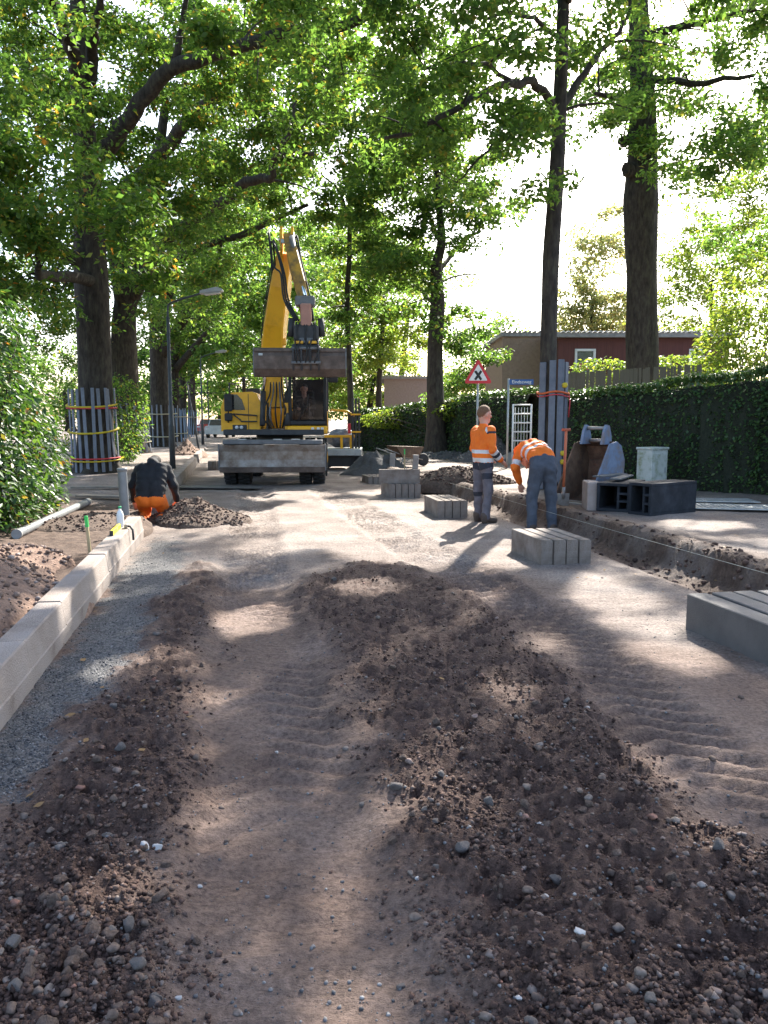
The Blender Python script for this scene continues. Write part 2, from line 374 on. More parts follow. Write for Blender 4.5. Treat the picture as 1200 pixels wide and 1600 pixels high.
def scatter(name, pos, size, sub, mats, parent=None, variants=6, smooth=False, flat=.75, ang=.5):
    Vs, Fs, o = [], [], 0; n = len(pos); Rm = rand_rot(n); pick = rng.integers(0, variants, n)
    for k in range(variants):
        V, F = rock(sub, 100 + k, ang); ix = np.where(pick == k)[0]
        if not len(ix): continue
        W = np.einsum('nij,vj->nvi', Rm[ix], V) * size[ix][:, None, None]; W[..., 2] *= flat; W += pos[ix][:, None, :]
        Vs.append(W.reshape(-1, 3)); Fs.append((F[None] + (np.arange(len(ix)) * len(V))[:, None, None] + o).reshape(-1, 3)); o += len(ix) * len(V)
    me = mesh_np(name, np.concatenate(Vs), np.concatenate(Fs), smooth)
    return obj(name, me, mats, parent)
def ISL(name, stops, rough=.85, bump=.4, bscale=60):
    m = bpy.data.materials.new(name); m.use_nodes = True; nt = m.node_tree; b = nt.nodes['Principled BSDF']
    g = nt.nodes.new('ShaderNodeNewGeometry'); r = ramp(nt, stops); nt.links.new(g.outputs['Random Per Island'], r.inputs[0])
    tc = nt.nodes.new('ShaderNodeTexCoord'); n = nt.nodes.new('ShaderNodeTexNoise'); n.inputs['Scale'].default_value = bscale; n.inputs['Detail'].default_value = 6
    nt.links.new(tc.outputs['Object'], n.inputs[0]); bp = nt.nodes.new('ShaderNodeBump'); bp.inputs['Strength'].default_value = bump; bp.inputs['Distance'].default_value = .01
    nt.links.new(n.outputs[0], bp.inputs['Height']); nt.links.new(bp.outputs[0], b.inputs['Normal'])
    rr = ramp(nt, [(.3, (.6, .6, .6)), (.65, (1.15, 1.15, 1.15))]); nt.links.new(n.outputs[0], rr.inputs[0])
    mx = nt.nodes.new('ShaderNodeMix'); mx.data_type = 'RGBA'; mx.blend_type = 'MULTIPLY'; mx.inputs[0].default_value = 1
    nt.links.new(r.outputs[0], mx.inputs[6]); nt.links.new(rr.outputs[0], mx.inputs[7]); nt.links.new(mx.outputs[2], b.inputs['Base Color'])
    b.inputs['Roughness'].default_value = rough; b.inputs['Specular IOR Level'].default_value = .25; return m
CLOD = ISL('clod_soil', [(0, (.045, .026, .02)), (.5, (.09, .052, .039)), (.88, (.138, .085, .065)), (.97, (.17, .125, .105)), (1, (.22, .18, .16))])
GRAV = ISL('gravel_stone', [(0, (.07, .07, .072)), (.5, (.13, .125, .125)), (.9, (.2, .19, .185)), (1, (.32, .3, .28))], bump=.2)
STONE = M('stone_brown', (.15, .10, .075), (.08, .053, .04), 3, .9, .8, 12, c3=(.2, .145, .115))
STONEG = M('stone_grey', (.16, .135, .12), (.09, .075, .066), 14, .85, .5, 60)
BRICKC = M('brick_crumb', (.24, .10, .065), (.14, .06, .04), 14, .85, .5, 60)
FLINT = M('white_flint', (.52, .49, .46), (.36, .33, .31), 20, .6, .3, 50)
def img_pts(n, x0, x1, y0, y1):
    px = rng.uniform(x0, x1, n); py = rng.uniform(y0, y1, n)
    b = (800 - py) / FPX; a = (px - 600) / FPX; dz = -math.sin(PITCH) + b * math.cos(PITCH); dy = math.cos(PITCH) + b * math.sin(PITCH)
    t = -CAMH / dz; return a * t, dy * t
def scat_zone(n, fn, box, smin, smax, pw=2.5):
    x, y = img_pts(n, *box); k = rng.random(n) < fn(x, y); x, y = x[k], y[k]
    sz = smin + (smax - smin) * rng.random(len(x)) ** pw; z = ground(x, y)
    return np.stack([x, y, z + sz * .15], 1), sz
def f_loose(x, y):
    m, l, g_ = zones(x, y); L_ = np.maximum(m, l * 1.0); return L_ * sstep(.32, .62, fbm(x * 2.2, y * 2.2, 3, 141)) * (1.0) + L_ * .25
p, s0 = scat_zone(80000, f_loose, (-150, 1350, 880, 1750), .0035, .019, 2.6)
o = scatter('soil_clods', p, s0, -1, CLOD, smooth=True); tag(o, 'loose dark crumbs of soil on the churned ridges', 'soil', kind='stuff')
def f_stone(x, y):
    m, l, g_ = zones(x, y); return np.clip(m * .35 + l * sstep(.3, .6, fbm(x * 1.6, y * 1.6, 2, 151)), 0, 1) + .015
p, s0 = scat_zone(3000, f_stone, (-150, 1350, 890, 1750), .006, .024, 2.6)
o = scatter('small_stones', p, s0, 1, ISL('pebble', [(0, (.10, .068, .052)), (.55, (.16, .115, .09)), (.85, (.2, .165, .14)), (.93, (.24, .11, .075)), (1, (.33, .3, .27))], bump=.3), smooth=True); tag(o, 'small brown stones mixed into the loose soil', 'stones', kind='stuff')
p, s0 = scat_zone(15000, lambda x, y: zones(x, y)[2], (-250, 330, 830, 1480), .005, .013, 1.5)
o = scatter('gravel_bed', p, s0, 0, GRAV); tag(o, 'blue-grey crushed gravel spread along the left kerb', 'gravel', kind='stuff')
p, s0 = scat_zone(4200, lambda x, y: .8 + 0 * x, (150, 1300, 770, 1640), .0025, .011, 2.6)
o = scatter('road_grit', p, s0, 0, GRAV); tag(o, 'fine grit lying on the compacted road bed', 'grit', kind='stuff')
p, s0 = scat_zone(9000, lambda x, y: np.exp(-(((RN[0] * x + RN[1] * y) - np.where(RD[0] * x + RD[1] * y > 14, 4.7 - .12 * np.clip(RD[0] * x + RD[1] * y - 14, 0, 5), 4.75)) / .28) ** 2), (640, 1300, 745, 980), .008, .05, 3)
o = scatter('trench_clods', p, s0, 0, CLOD, smooth=True); tag(o, 'crumbled soil along the dug edge of the right footway', 'soil', kind='stuff')
# stones one can point at
protos = [mesh_np('stone', *rock(2, 300 + k, .6), smooth=False) for k in range(8)]
x, y = img_pts(2600, -20, 1220, 900, 1640); f = f_stone(x, y); keep = rng.random(len(x)) < f * .9; x, y = x[keep][:210], y[keep][:210]
z = ground(x, y)
for i in range(len(x)):
    mt = [STONE, STONE, STONE, STONEG, BRICKC][int(rng.choice(5, p=[.3, .25, .2, .22, .03]))]
    sz = (.011 + .022 * rng.random() ** 2) * (1.15 if y[i] < 3 and x[i] < -.5 else 1) * (1 + .08 * max(y[i] - 3, 0))
    o = bpy.data.objects.new('stone', protos[int(rng.integers(8))]); C.objects.link(o)
    if not o.data.materials: o.data.materials.append(STONE)
    o.material_slots[0].link = 'OBJECT'; o.material_slots[0].material = mt
    o.location = (x[i], y[i], z[i] + sz * .25); o.scale = (sz, sz * rng.uniform(.75, 1.1), sz * .75); o.rotation_euler = (rng.uniform(0, .5), rng.uniform(0, .5), rng.uniform(0, 6))
    zm, zl, _ = zones(x[i:i + 1], y[i:i + 1]); wh = 'on the left soil ridge' if zl[0] > .4 else 'on the middle soil ridge' if zm[0] > .4 else 'on the bare road bed'
    wh += ', at the bottom of the picture' if y[i] < 2.5 else ', in the foreground' if y[i] < 3.6 else ', towards the far end'
    nm = {'stone_brown': 'small brown stone half sunk', 'stone_grey': 'small grey-brown stone lying loose', 'brick_crumb': 'small red brick crumb lying'}[mt.name]
    tag(o, f'{nm} {wh}', 'stone', nm.split(' half')[0].split(' lying')[0] + 's ' + wh)
bigs = [(172, 1478, .05, STONE, 'large angular brown stone in the cluster at lower left'), (200, 1460, .045, STONEG, 'grey-brown stone behind the lower-left cluster'), (205, 1498, .052, STONE, 'flat brown stone at the right of the lower-left cluster'), (157, 1536, .045, STONE, 'brown stone below the lower-left cluster'),
        (48, 1552, .045, STONE, 'brown stone near the lower left corner of the picture'), (88, 1470, .04, STONE, 'round brown stone left of the lower-left cluster'), (225, 1334, .05, FLINT, 'larger pale white-grey flint beside the wheel track'), (247, 1333, .04, FLINT, 'smaller pale flint touching the larger white one'),
        (312, 1376, .022, FLINT, 'small white flint on the bare wheel track'), (905, 1496, .035, FLINT, 'bright white flint at lower right on dark soil'), (854, 1407, .026, FLINT, 'white flint above the lower-right bright one'), (843, 1297, .03, FLINT, 'whitish stone in the middle of the dark soil ridge'), (652, 1376, .022, FLINT, 'small white flint at the edge of the dark ridge'),
        (278, 1555, .022, FLINT, 'small white flint at the bottom of the wheel track'), (244, 998, .05, STONEG, 'grey stone block beside the gravel strip'), (432, 1172, .022, FLINT, 'small white chip on the middle of the wheel track'), (765, 1270, .04, STONEG, 'dark grey stone on the middle ridge'), (722, 1338, .05, STONEG, 'large dark stone low on the middle ridge'), (810, 1582, .022, FLINT, 'thin white chip at the bottom edge on dark soil')]
for px, py, sz, mt, lab in bigs:
    x0, y0, _ = G(px, py); o = bpy.data.objects.new('flint' if mt is FLINT else 'stone', protos[int(rng.integers(8))]); C.objects.link(o)
    o.material_slots[0].link = 'OBJECT'; o.material_slots[0].material = mt
    k = .6 if mt is FLINT else .8
    o.location = (x0, y0, gz(x0, y0) + sz * .3 * k); o.scale = (sz * k, sz * .8 * k, sz * .7 * k); o.rotation_euler = (rng.uniform(0, .6), rng.uniform(0, .6), rng.uniform(0, 6)); tag(o, lab, 'stone')
# fallen leaves
lv = M('dry_leaf', (.26, .15, .055), (.16, .08, .03), 30, .7)
lme = MB().add([(-.5, 0, 0), (-.2, .22, .05), (.1, .3, .02), (.5, 0, .1), (.1, -.3, .03), (-.2, -.2, .04)], [(0, 3, 2, 1), (0, 5, 4, 3)]).mesh('fallen_leaf')
k = 0
for px, py in [(47, 1243), (62, 1275), (100, 1010), (180, 830), (515, 890), (130, 1035), (150, 950), (1118, 905), (1140, 945), (255, 865), (1040, 1100), (690, 1078)] + [(rng.uniform(880, 1190), rng.uniform(860, 930)) for _ in range(14)] + [(rng.uniform(20, 300), rng.uniform(870, 1200)) for _ in range(12)]:
    x0, y0, _ = G(px, py); o = obj('fallen_leaf', lme, lv); o.location = (x0, y0, gz(x0, y0) + .012); o.scale = [rng.uniform(.035, .06)] * 3; o.rotation_euler = (rng.uniform(-.4, .4), rng.uniform(-.4, .4), rng.uniform(0, 6))
    w_ = 'near the left kerb' if px < 400 else 'near the dug edge on the right' if px > 860 else 'on the middle of the road'; tag(o, f'dry brown oak leaf fallen {w_}', 'leaf', f'fallen leaves {w_}')
# heaps of soil
def heap(name, label, px, py, rx, ry, h, mats, seed, sink=.0, yaw=0, rough=.5, z0=0, clods=0, csz=(.01, .05), cm=None, cat='soil heap', xy=None):
    x0, y0, _ = G(px, py, z0)
    if xy: x0, y0 = xy
    b = gz(x0, y0) - .06
    t = thing(name, label, cat, (x0, y0, b), yaw)
    n, m_ = 60, 84; rr = np.linspace(0, 1.15, n); aa = np.linspace(0, 2 * math.pi, m_, endpoint=False)
    A, Rr = np.meshgrid(aa, rr); X = Rr * np.cos(A) * rx; Y = Rr * np.sin(A) * ry
    def hf(X, Y):
        q = np.hypot(X / rx, Y / ry) * (1 + .5 * (fbm(X * 1.6 + seed, Y * 1.6, 2, seed) - .5)); pr = np.clip(1 - q, -.1, 1)
        return h * pr * (.75 + .7 * (fbm(X * 2.2, Y * 2.2, 3, seed + 3) - .35)) * 1.15 + rough * .07 * (fbm(X * 11, Y * 11, 4, seed + 9) - .5) * np.clip(pr * 4, 0, 1) + .06 * np.clip(pr * 8, -.8, 1)
    Z = hf(X, Y); Z[-1] = -.15
    V = np.stack([X.ravel(), Y.ravel(), Z.ravel()], 1); ii = np.arange(n * m_).reshape(n, m_); j = np.roll(ii, -1, 1)
    F = np.stack([ii[:-1].ravel(), ii[1:].ravel(), j[1:].ravel(), j[:-1].ravel()], 1)
    obj('soil', mesh_np('soil', V, F, True), mats, t)
    if clods:
        a = rng.uniform(0, 6.28, clods); r = np.sqrt(rng.random(clods)) * 1.02; X = r * np.cos(a) * rx; Y = r * np.sin(a) * ry
        sz = csz[0] + (csz[1] - csz[0]) * rng.random(clods) ** 2.5
        o = scatter('clods', np.stack([X, Y, hf(X, Y) + sz * .3], 1), sz, 0, cm or CLOD, t, smooth=True); o['kind'] = 'stuff'
    return t
SOILD = M('heap_soil', (.10, .066, .048), (.05, .033, .025), 20, .95, .9, 45, c3=(.15, .10, .072))
SOILR = M('heap_rubble', (.20, .125, .09), (.10, .062, .045), 16, .95, .9, 40, c3=(.27, .18, .13))
SANDD = M('dark_sand', (.105, .10, .10), (.06, .058, .058), 30, .95, .7, 80)
PEB2 = ISL('rubble_stone', [(0, (.13, .085, .062)), (.5, (.21, .14, .105)), (.85, (.27, .19, .15)), (1, (.36, .29, .25))])
heap('rubble_heap', 'reddish-brown stony rubble heap behind the left kerb', -105, 925, 1.05, 2.7, .62, SOILR, 5, z0=.2, xy=UV(-2.38, 6.2), yaw=RYAW, clods=3200, csz=(.008, .042), cm=PEB2)
heap('soil_heap', 'dark crumbly soil mound on the road beside the kneeling worker', 308, 815, .85, .8, .36, SOILD, 17, clods=1600, csz=(.006, .035))
heap('soil_heap', 'low dark soil heap behind the kerb around the grey pipe', 140, 815, .7, 1.0, .14, SOILD, 23, z0=.2, clods=700, csz=(.006, .035))
heap('sand_heap', 'dark grey sand heap on the road right of the digger', 588, 741, 1.3, 1.1, .72, SANDD, 29, rough=.2, clods=300, csz=(.006, .02), cm=GRAV)
heap('soil_heap', 'long brown soil ridge thrown up behind the standing worker', 722, 768, 1.25, .6, .42, SOILD, 37, yaw=-.3, clods=1500, csz=(.008, .05))
heap('soil_heap', 'small brown soil heap by the far kerb beyond the lamp post', 293, 712, .7, 1.2, .5, SOILR, 41, z0=.1, clods=300, csz=(.01, .06))
heap('rubble_heap', 'grey heap of broken paving behind the standing worker near the signs', 775, 723, 1.5, 1.0, .75, SANDD, 47, z0=.15, clods=900, csz=(.01, .07), cm=GRAV)
heap('rubble_heap', 'low dark rubble spread by the hedge beyond the sand heap', 690, 722, 2.2, 1.1, .3, SANDD, 53, z0=.05, clods=900, csz=(.01, .07), cm=GRAV)
# ------------------------------------------------------------------ trees, hedges, shrubs
LIT = []  # ground patches meant to be sunlit; crown gaps are shaped to light them
for px, py, rx, ry in [(650, 838, 150, 36), (540, 800, 125, 22), (440, 800, 70, 14), (770, 862, 80, 22), (430, 850, 60, 11), (450, 774, 70, 8), (905, 908, 60, 16), (960, 935, 55, 14), (1050, 1025, 50, 17), (1000, 975, 45, 11), (400, 960, 42, 17),
                       (1060, 1205, 65, 22), (545, 1262, 45, 24), (490, 1325, 45, 34), (420, 1415, 60, 32), (215, 1045, 70, 12), (230, 722, 60, 12), (150, 746, 40, 9), (700, 742, 60, 8), (1100, 848, 60, 9), (950, 790, 60, 8), (1150, 795, 60, 9), (40, 850, 60, 20),
                       (110, 935, 35, 12), (30, 1015, 30, 14), (560, 930, 40, 10), (790, 1100, 26, 13), (750, 990, 34, 10), (640, 1180, 26, 14), (300, 1100, 30, 14), (330, 1270, 26, 18), (1130, 1320, 40, 22), (700, 1290, 34, 18), (880, 1000, 36, 9), (620, 745, 40, 6), (330, 1180, 18, 14), (560, 1560, 40, 26), (160, 1420, 34, 22)]:
    c0 = G(px, py); ex = rx / FPX * math.hypot(c0[1], CAMH); ey = abs(G(px, py - ry)[1] - G(px, py + ry)[1]) / 2
    LIT.append((c0[0], c0[1], ex + .13, ey + .16))
LIT += [(-5.6, 7.8, 1.1, 1.8), (-6.2, 6.9, .8, 1.2), (-4.9, 11.2, .8, 1.4), (1.0, 10.3, .7, 1.0)]
def sunlit(p):
    k = p[:, 2:3] / math.tan(SUN_EL); q = p[:, :2] - k * np.array([math.sin(SUN_AZ), math.cos(SUN_AZ)])
    m = np.zeros(len(p), bool); wob = 1 + .5 * (fbm(q[:, 0] * 3.1, q[:, 1] * 3.1, 2, 211) - .5)
    for cx, cy_, ex, ey in LIT: m |= ((q[:, 0] - cx) / ex) ** 2 + ((q[:, 1] - cy_) / ey) ** 2 < wob
    return m
def leaf_arrays(pos, L, W, droop=.35, roll=.6, yaw=None, sx=.16):
    n = len(pos); a = rng.uniform(0, 2 * math.pi, n) if yaw is None else yaw; b = rng.normal(droop, .45, n)
    d = np.stack([np.cos(a) * np.cos(b), np.sin(a) * np.cos(b), -np.sin(b)], 1)
    sd_ = np.stack([-np.sin(a), np.cos(a), 0 * a], 1); nn = np.cross(d, sd_); r = rng.normal(0, roll, n)[:, None]
    s2 = sd_ * np.cos(r) + nn * np.sin(r); n2 = np.cross(d, s2)
    L = (L * rng.uniform(.7, 1.25, n))[:, None]; W = (W * rng.uniform(.75, 1.2, n))[:, None]
    V = np.stack([pos, pos + d * L * .48 + s2 * W * .5 + n2 * W * sx, pos + d * L, pos + d * L * .48 - s2 * W * .5 + n2 * W * sx], 1)
    i = (np.arange(n) * 4)[:, None]
    F = np.stack([i + [[0, 1, 2]], i + [[0, 2, 3]]], 1).reshape(-1, 3)
    return V.reshape(-1, 3), F
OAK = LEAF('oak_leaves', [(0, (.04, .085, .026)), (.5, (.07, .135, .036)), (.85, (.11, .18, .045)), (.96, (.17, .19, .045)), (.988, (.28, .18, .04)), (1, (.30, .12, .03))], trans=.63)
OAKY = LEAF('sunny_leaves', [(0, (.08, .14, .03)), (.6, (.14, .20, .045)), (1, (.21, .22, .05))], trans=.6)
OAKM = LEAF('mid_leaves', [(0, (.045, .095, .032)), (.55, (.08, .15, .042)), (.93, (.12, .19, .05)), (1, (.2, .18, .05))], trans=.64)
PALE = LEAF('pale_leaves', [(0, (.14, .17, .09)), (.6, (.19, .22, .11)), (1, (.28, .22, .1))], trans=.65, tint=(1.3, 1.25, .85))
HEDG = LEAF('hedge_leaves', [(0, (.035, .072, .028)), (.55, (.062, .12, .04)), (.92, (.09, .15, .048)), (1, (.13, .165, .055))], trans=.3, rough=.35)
LAUR = LEAF('laurel_leaves', [(0, (.025, .06, .018)), (.6, (.05, .11, .028)), (.93, (.09, .16, .035)), (.98, (.22, .16, .04)), (1, (.25, .09, .03))], trans=.35, rough=.42, spec=.4)
def bend(a, b, sag, k=5):
    a, b = np.array(a, float), np.array(b, float); t = np.linspace(0, 1, k)[:, None]
    m = (a + b) / 2 + np.array([0, 0, sag]) + rng.normal(0, .12, 3) * np.linalg.norm(b - a) * .4
    return (1 - t) ** 2 * a + 2 * t * (1 - t) * m + t * t * b
def smooth_path(pts, k=4):
    pts = np.array(pts, float); out = []
    for i in range(len(pts) - 1):
        p0, p1, p2, p3 = pts[max(i - 1, 0)], pts[i], pts[i + 1], pts[min(i + 2, len(pts) - 1)]
        for t in np.linspace(0, 1, k, endpoint=False):
            out.append(.5 * ((2 * p1) + (-p0 + p2) * t + (2 * p0 - 5 * p1 + 4 * p2 - p3) * t * t + (-p0 + 3 * p1 - 3 * p2 + p3) * t ** 3))
    out.append(pts[-1]); return np.array(out)
def trunk_skin(mb, path, rad, n=30):
    d = np.concatenate([[0], np.cumsum(np.linalg.norm(np.diff(path, axis=0), axis=1))]); m = max(20, int(min(d[-1], 12) / .16)); q = np.linspace(0, d[-1], m)
    p = np.stack([np.interp(q, d, path[:, k]) for k in range(3)], 1); r = np.interp(q, d, rad); a = np.linspace(0, 2 * math.pi, n, endpoint=False); A, Q = np.meshgrid(a, q)
    sd_ = rng.uniform(0, 50); cx, sy = np.cos(A), np.sin(A)
    fur = np.abs(fbm(cx * 7 + sd_ + Q * .25, sy * 7 + sd_ + Q * .2, 2, 501) - .5) * 2; lum = fbm(cx * 1.2 + sd_ + Q * .5, sy * 1.2 + Q * .45, 3, 511) - .5
    rt = np.exp(-Q / .35) * .35 * np.maximum(np.cos(A * 5 + sd_), 0)
    K = r[:, None] * (1 + .16 * lum + .11 * (fur - .3) + rt); V = np.stack([p[:, :1] + cx * K, p[:, 1:2] + sy * K, np.repeat(p[:, 2:], n, 1)], -1).reshape(-1, 3)
    i = np.arange(m * n).reshape(m, n); j = np.roll(i, -1, 1); F = np.stack([i[:-1].ravel(), j[:-1].ravel(), j[1:].ravel(), i[1:].ravel()], 1)
    mb.add(V, F.tolist(), True)
def tree(name, label, trunk, rad, limbs, crowns, nleaf, mat, LS=(.16, .085), rc=.75, group=None, per=240, flare=1.35, cut=True, bark=None, cat='tree', zb=None):
    base = np.array(trunk[0]); t = thing(name, label, cat, tuple(base), 0, group)
    mb = MB(); tp = smooth_path(trunk, 4); rr = np.interp(np.linspace(0, 1, len(tp)), np.linspace(0, 1, len(rad)), rad); rr[0] *= flare; rr[1] *= (1 + flare) / 2
    tp2 = tp.copy(); tp2[0, 2] -= .15
    trunk_skin(mb, tp2 - base, rr); att = [(p, r) for p, r in zip(tp[len(tp) // 3:], rr[len(tp) // 3:])]
    keep_clear = []
    for pts, r0, r1 in limbs:
        lp = smooth_path(pts, 4) + rng.normal(0, .03, (4 * (len(pts) - 1) + 1, 3)); lr = np.linspace(r0, r1, len(lp)); mb.tube(lp - base, list(lr), 9, jitter=.12); att += list(zip(lp[2:], lr[2:])); keep_clear.append(list(zip(lp, lr)))
    tot = sum(c[6] if len(c) > 6 else c[3] * c[4] * c[5] for c in crowns); pos = []
    lim = []
    for c in crowns:
        wgt = (c[6] if len(c) > 6 else c[3] * c[4] * c[5]) / tot; nc = max(3, int(nleaf * wgt / per))
        q = rng.normal(size=(nc, 3)); q /= np.linalg.norm(q, axis=1)[:, None]; q *= rng.random((nc, 1)) ** .45
        cen = q * np.array(c[3:6]) + np.array(c[:3])
        for ce in cen:
            A = np.array([a[0] for a in att]); dd = np.linalg.norm(A - ce, axis=1) + np.maximum(A[:, 2] - ce[2], 0) * .6; j = int(dd.argmin()); a0, ar = att[j]
            ln = np.linalg.norm(ce - a0)
            if ln < 9:
                bp = bend(a0, ce, .12 * ln, 5); r0 = min(ar * .6, .018 + .012 * ln); lr = np.linspace(r0, .008, 5); mb.tube(bp - base, list(lr), 4, cap=False)
                att.append((bp[2], lr[2])); att.append((bp[3], lr[3]))
            m = int(per * rng.uniform(.6, 1.4)); rcc = rc * rng.uniform(.65, 1.35)
            k = rng.normal(size=(m, 3)); k /= np.linalg.norm(k, axis=1)[:, None]; k *= (rng.random((m, 1)) ** .4) * np.array([rcc, rcc, rcc * .5])
            # sprays: leaves gather on short twigs
            sp_ = k[rng.integers(0, m, m) // 6 * 6 % m] * .75 + k * .25
            pos.append(ce + np.where(rng.random((m, 1)) < .7, sp_ + rng.normal(0, .06, (m, 3)), k))
    o = mb.build('trunk', bark or BARK, t); pos = np.concatenate(pos)
    for lp in keep_clear:                    # no leaves sprout straight from the thick limbs
        for q, r_ in lp: pos = pos[((pos - q) ** 2).sum(1) > (r_ * 1.6 + .22) ** 2]
    if cut: pos = pos[~sunlit(pos)]  # leaves on the sun rays to the LIT patches are removed
    hang = (pos[:, 0] > -4.3) & (pos[:, 0] < -.9) & (pos[:, 1] > 8) & (pos[:, 1] < 19.6) & (pos[:, 2] < 7.6)    # leaves left out so the digger boom stays in view
    pos = pos[(pos[:, 2] > (1.0 if zb is None else zb)) & ~hang]
    V, F = leaf_arrays(pos, LS[0], LS[1]); o = obj('crown', mesh_np('crown', V - base, F), mat, t); o['kind'] = 'stuff'
    return t
def pp(l): return [P(*a) for a in l]
def E(px, py, Y, rx, ry, rz, w=None): return (*P(px, py, Y), rx, ry, rz) + ((w,) if w else ())
g0 = lambda px, Y, z: ((px - 600) / FPX * Y / math.cos(PITCH) * 1.0, Y, z)
tree('oak_tree', 'massive old oak with dark ribbed trunk inside the strapped slat guard nearest the shrub', pp([(151, 738, 21), (149, 640, 21), (146, 540, 21), (142, 440, 21), (140, 380, 21), (138, 300, 20.6), (130, 180, 20.3), (122, 60, 20), (120, -120, 20)]), [.53, .45, .43, .43, .4, .33, .26, .2, .1],
     [(pp([(143, 430, 21), (145, 265, 20.5), (175, 225, 20), (210, 175, 19.5), (265, 110, 19), (350, 80, 18.3), (450, 50, 17.6), (525, 42, 17), (600, 10, 16.5)]), .27, .08), (pp([(138, 280, 20.5), (120, 108, 19), (100, 50, 18), (82, 0, 17), (60, -80, 16)]), .2, .07),
      (pp([(140, 420, 21), (80, 380, 20), (10, 330, 18.5), (-60, 300, 17)]), .2, .05), (pp([(132, 200, 20), (145, 90, 19), (150, 30, 18), (170, -80, 17)]), .18, .05), (pp([(265, 110, 19), (285, 40, 18.5), (290, -30, 18)]), .1, .04), (pp([(142, 440, 20.8), (70, 430, 18), (60, 420, 16)]), .16, .05)],
     [E(150, 180, 23.0, 5.6, 2.6, 3.8, 50), E(50, 60, 23.5, 5, 2.5, 3, 26), E(-30, 130, 16, 3.6, 4, 3.2, 30), E(360, 60, 20.5, 4.2, 2.2, 2.5, 20), E(80, 370, 16, 2.7, 2.2, 1.25, 20), E(220, 310, 22.5, 2.8, 1.4, 1.8, 12), E(60, -250, 18, 8, 6, 3.5, 60), E(480, 20, 16, 2.6, 2.5, 1.6, 10), E(20, 450, 18, 2.2, 1.8, .8, 5)], 96000, OAK, LS=(.15, .085), group='trees lining the left footway')
tree('oak_tree', 'second old oak along the left footway, partly hidden behind the first', pp([(203, 712, 33), (200, 640, 33), (193, 540, 33), (196, 470, 33), (215, 420, 32.5), (240, 300, 32), (260, 150, 31)]), [.66, .55, .52, .48, .4, .3, .12],
     [(pp([(196, 480, 33), (180, 335, 32), (235, 260, 31), (280, 205, 30), (310, 170, 29), (360, 130, 28), (380, 80, 27)]), .42, .1), (pp([(205, 470, 33), (250, 385, 31.5), (300, 345, 30.5), (345, 315, 29.5), (395, 280, 28.5), (425, 280, 28), (430, 245, 27.5), (490, 240, 27)]), .3, .07), (pp([(430, 245, 27.5), (455, 200, 27), (460, 160, 27)]), .1, .04)],
     [E(290, 280, 34.5, 5, 2.4, 4.4), E(430, 210, 31.5, 4.4, 2.4, 3.8), E(220, 440, 32, 3.6, 2.5, 1.6), E(380, 30, 29, 7, 5, 4, 70), E(100, 470, 30, 4, 3, 2)], 44000, OAK, LS=(.2, .11), rc=1.0, group='trees lining the left footway')
tree('oak_tree', 'third old oak of the left footway, right behind the lamp post', pp([(252, 700, 42), (250, 640, 42), (248, 560, 42), (250, 500, 42), (275, 420, 41), (320, 300, 40)]), [.62, .5, .48, .45, .35, .15],
     [(pp([(250, 560, 42), (300, 480, 41), (335, 430, 40), (345, 380, 39)]), .34, .1), (pp([(250, 520, 42), (235, 445, 41), (300, 390, 39.5), (370, 370, 38.5), (425, 345, 38), (480, 320, 37)]), .3, .08)],
     [E(330, 440, 40, 4.6, 4, 3), E(410, 340, 39, 4.8, 4, 3.6), E(460, 150, 38, 7, 4.5, 5), E(280, 510, 41, 3, 3, 1.6)], 34000, OAKM, LS=(.24, .13), rc=1.2, group='trees lining the left footway')
for k, (px, Y, r, lab) in enumerate([(272, 52, .42, 'fourth oak of the left footway, further down behind the lamp post'), (285, 63, .42, 'fifth oak of the left footway, a dark trunk beyond the slat guards'), (300, 76, .45, 'farthest oak of the left footway, a small dark trunk')]):
    tree('oak_tree', lab, pp([(px, 655 + 1.45 * 1200 / Y, Y), (px, 640, Y), (px, 560, Y), (px + 12, 480, Y), (px + 30, 380, Y)]), [r, r * .85, r * .75, r * .5, .1], [(pp([(px, 580, Y), (px + 50, 520, Y - 2), (px + 90, 480, Y - 3)]), .25, .06)],
         [E(px + 70, 540 - 10 * k, Y, 6.5, 5, 4.2), E(px + 110, 400, Y - 2, 7, 5, 7)], 20000, OAKM, LS=(.34, .2), rc=1.7, group='trees lining the left footway', per=200)
gx = 858
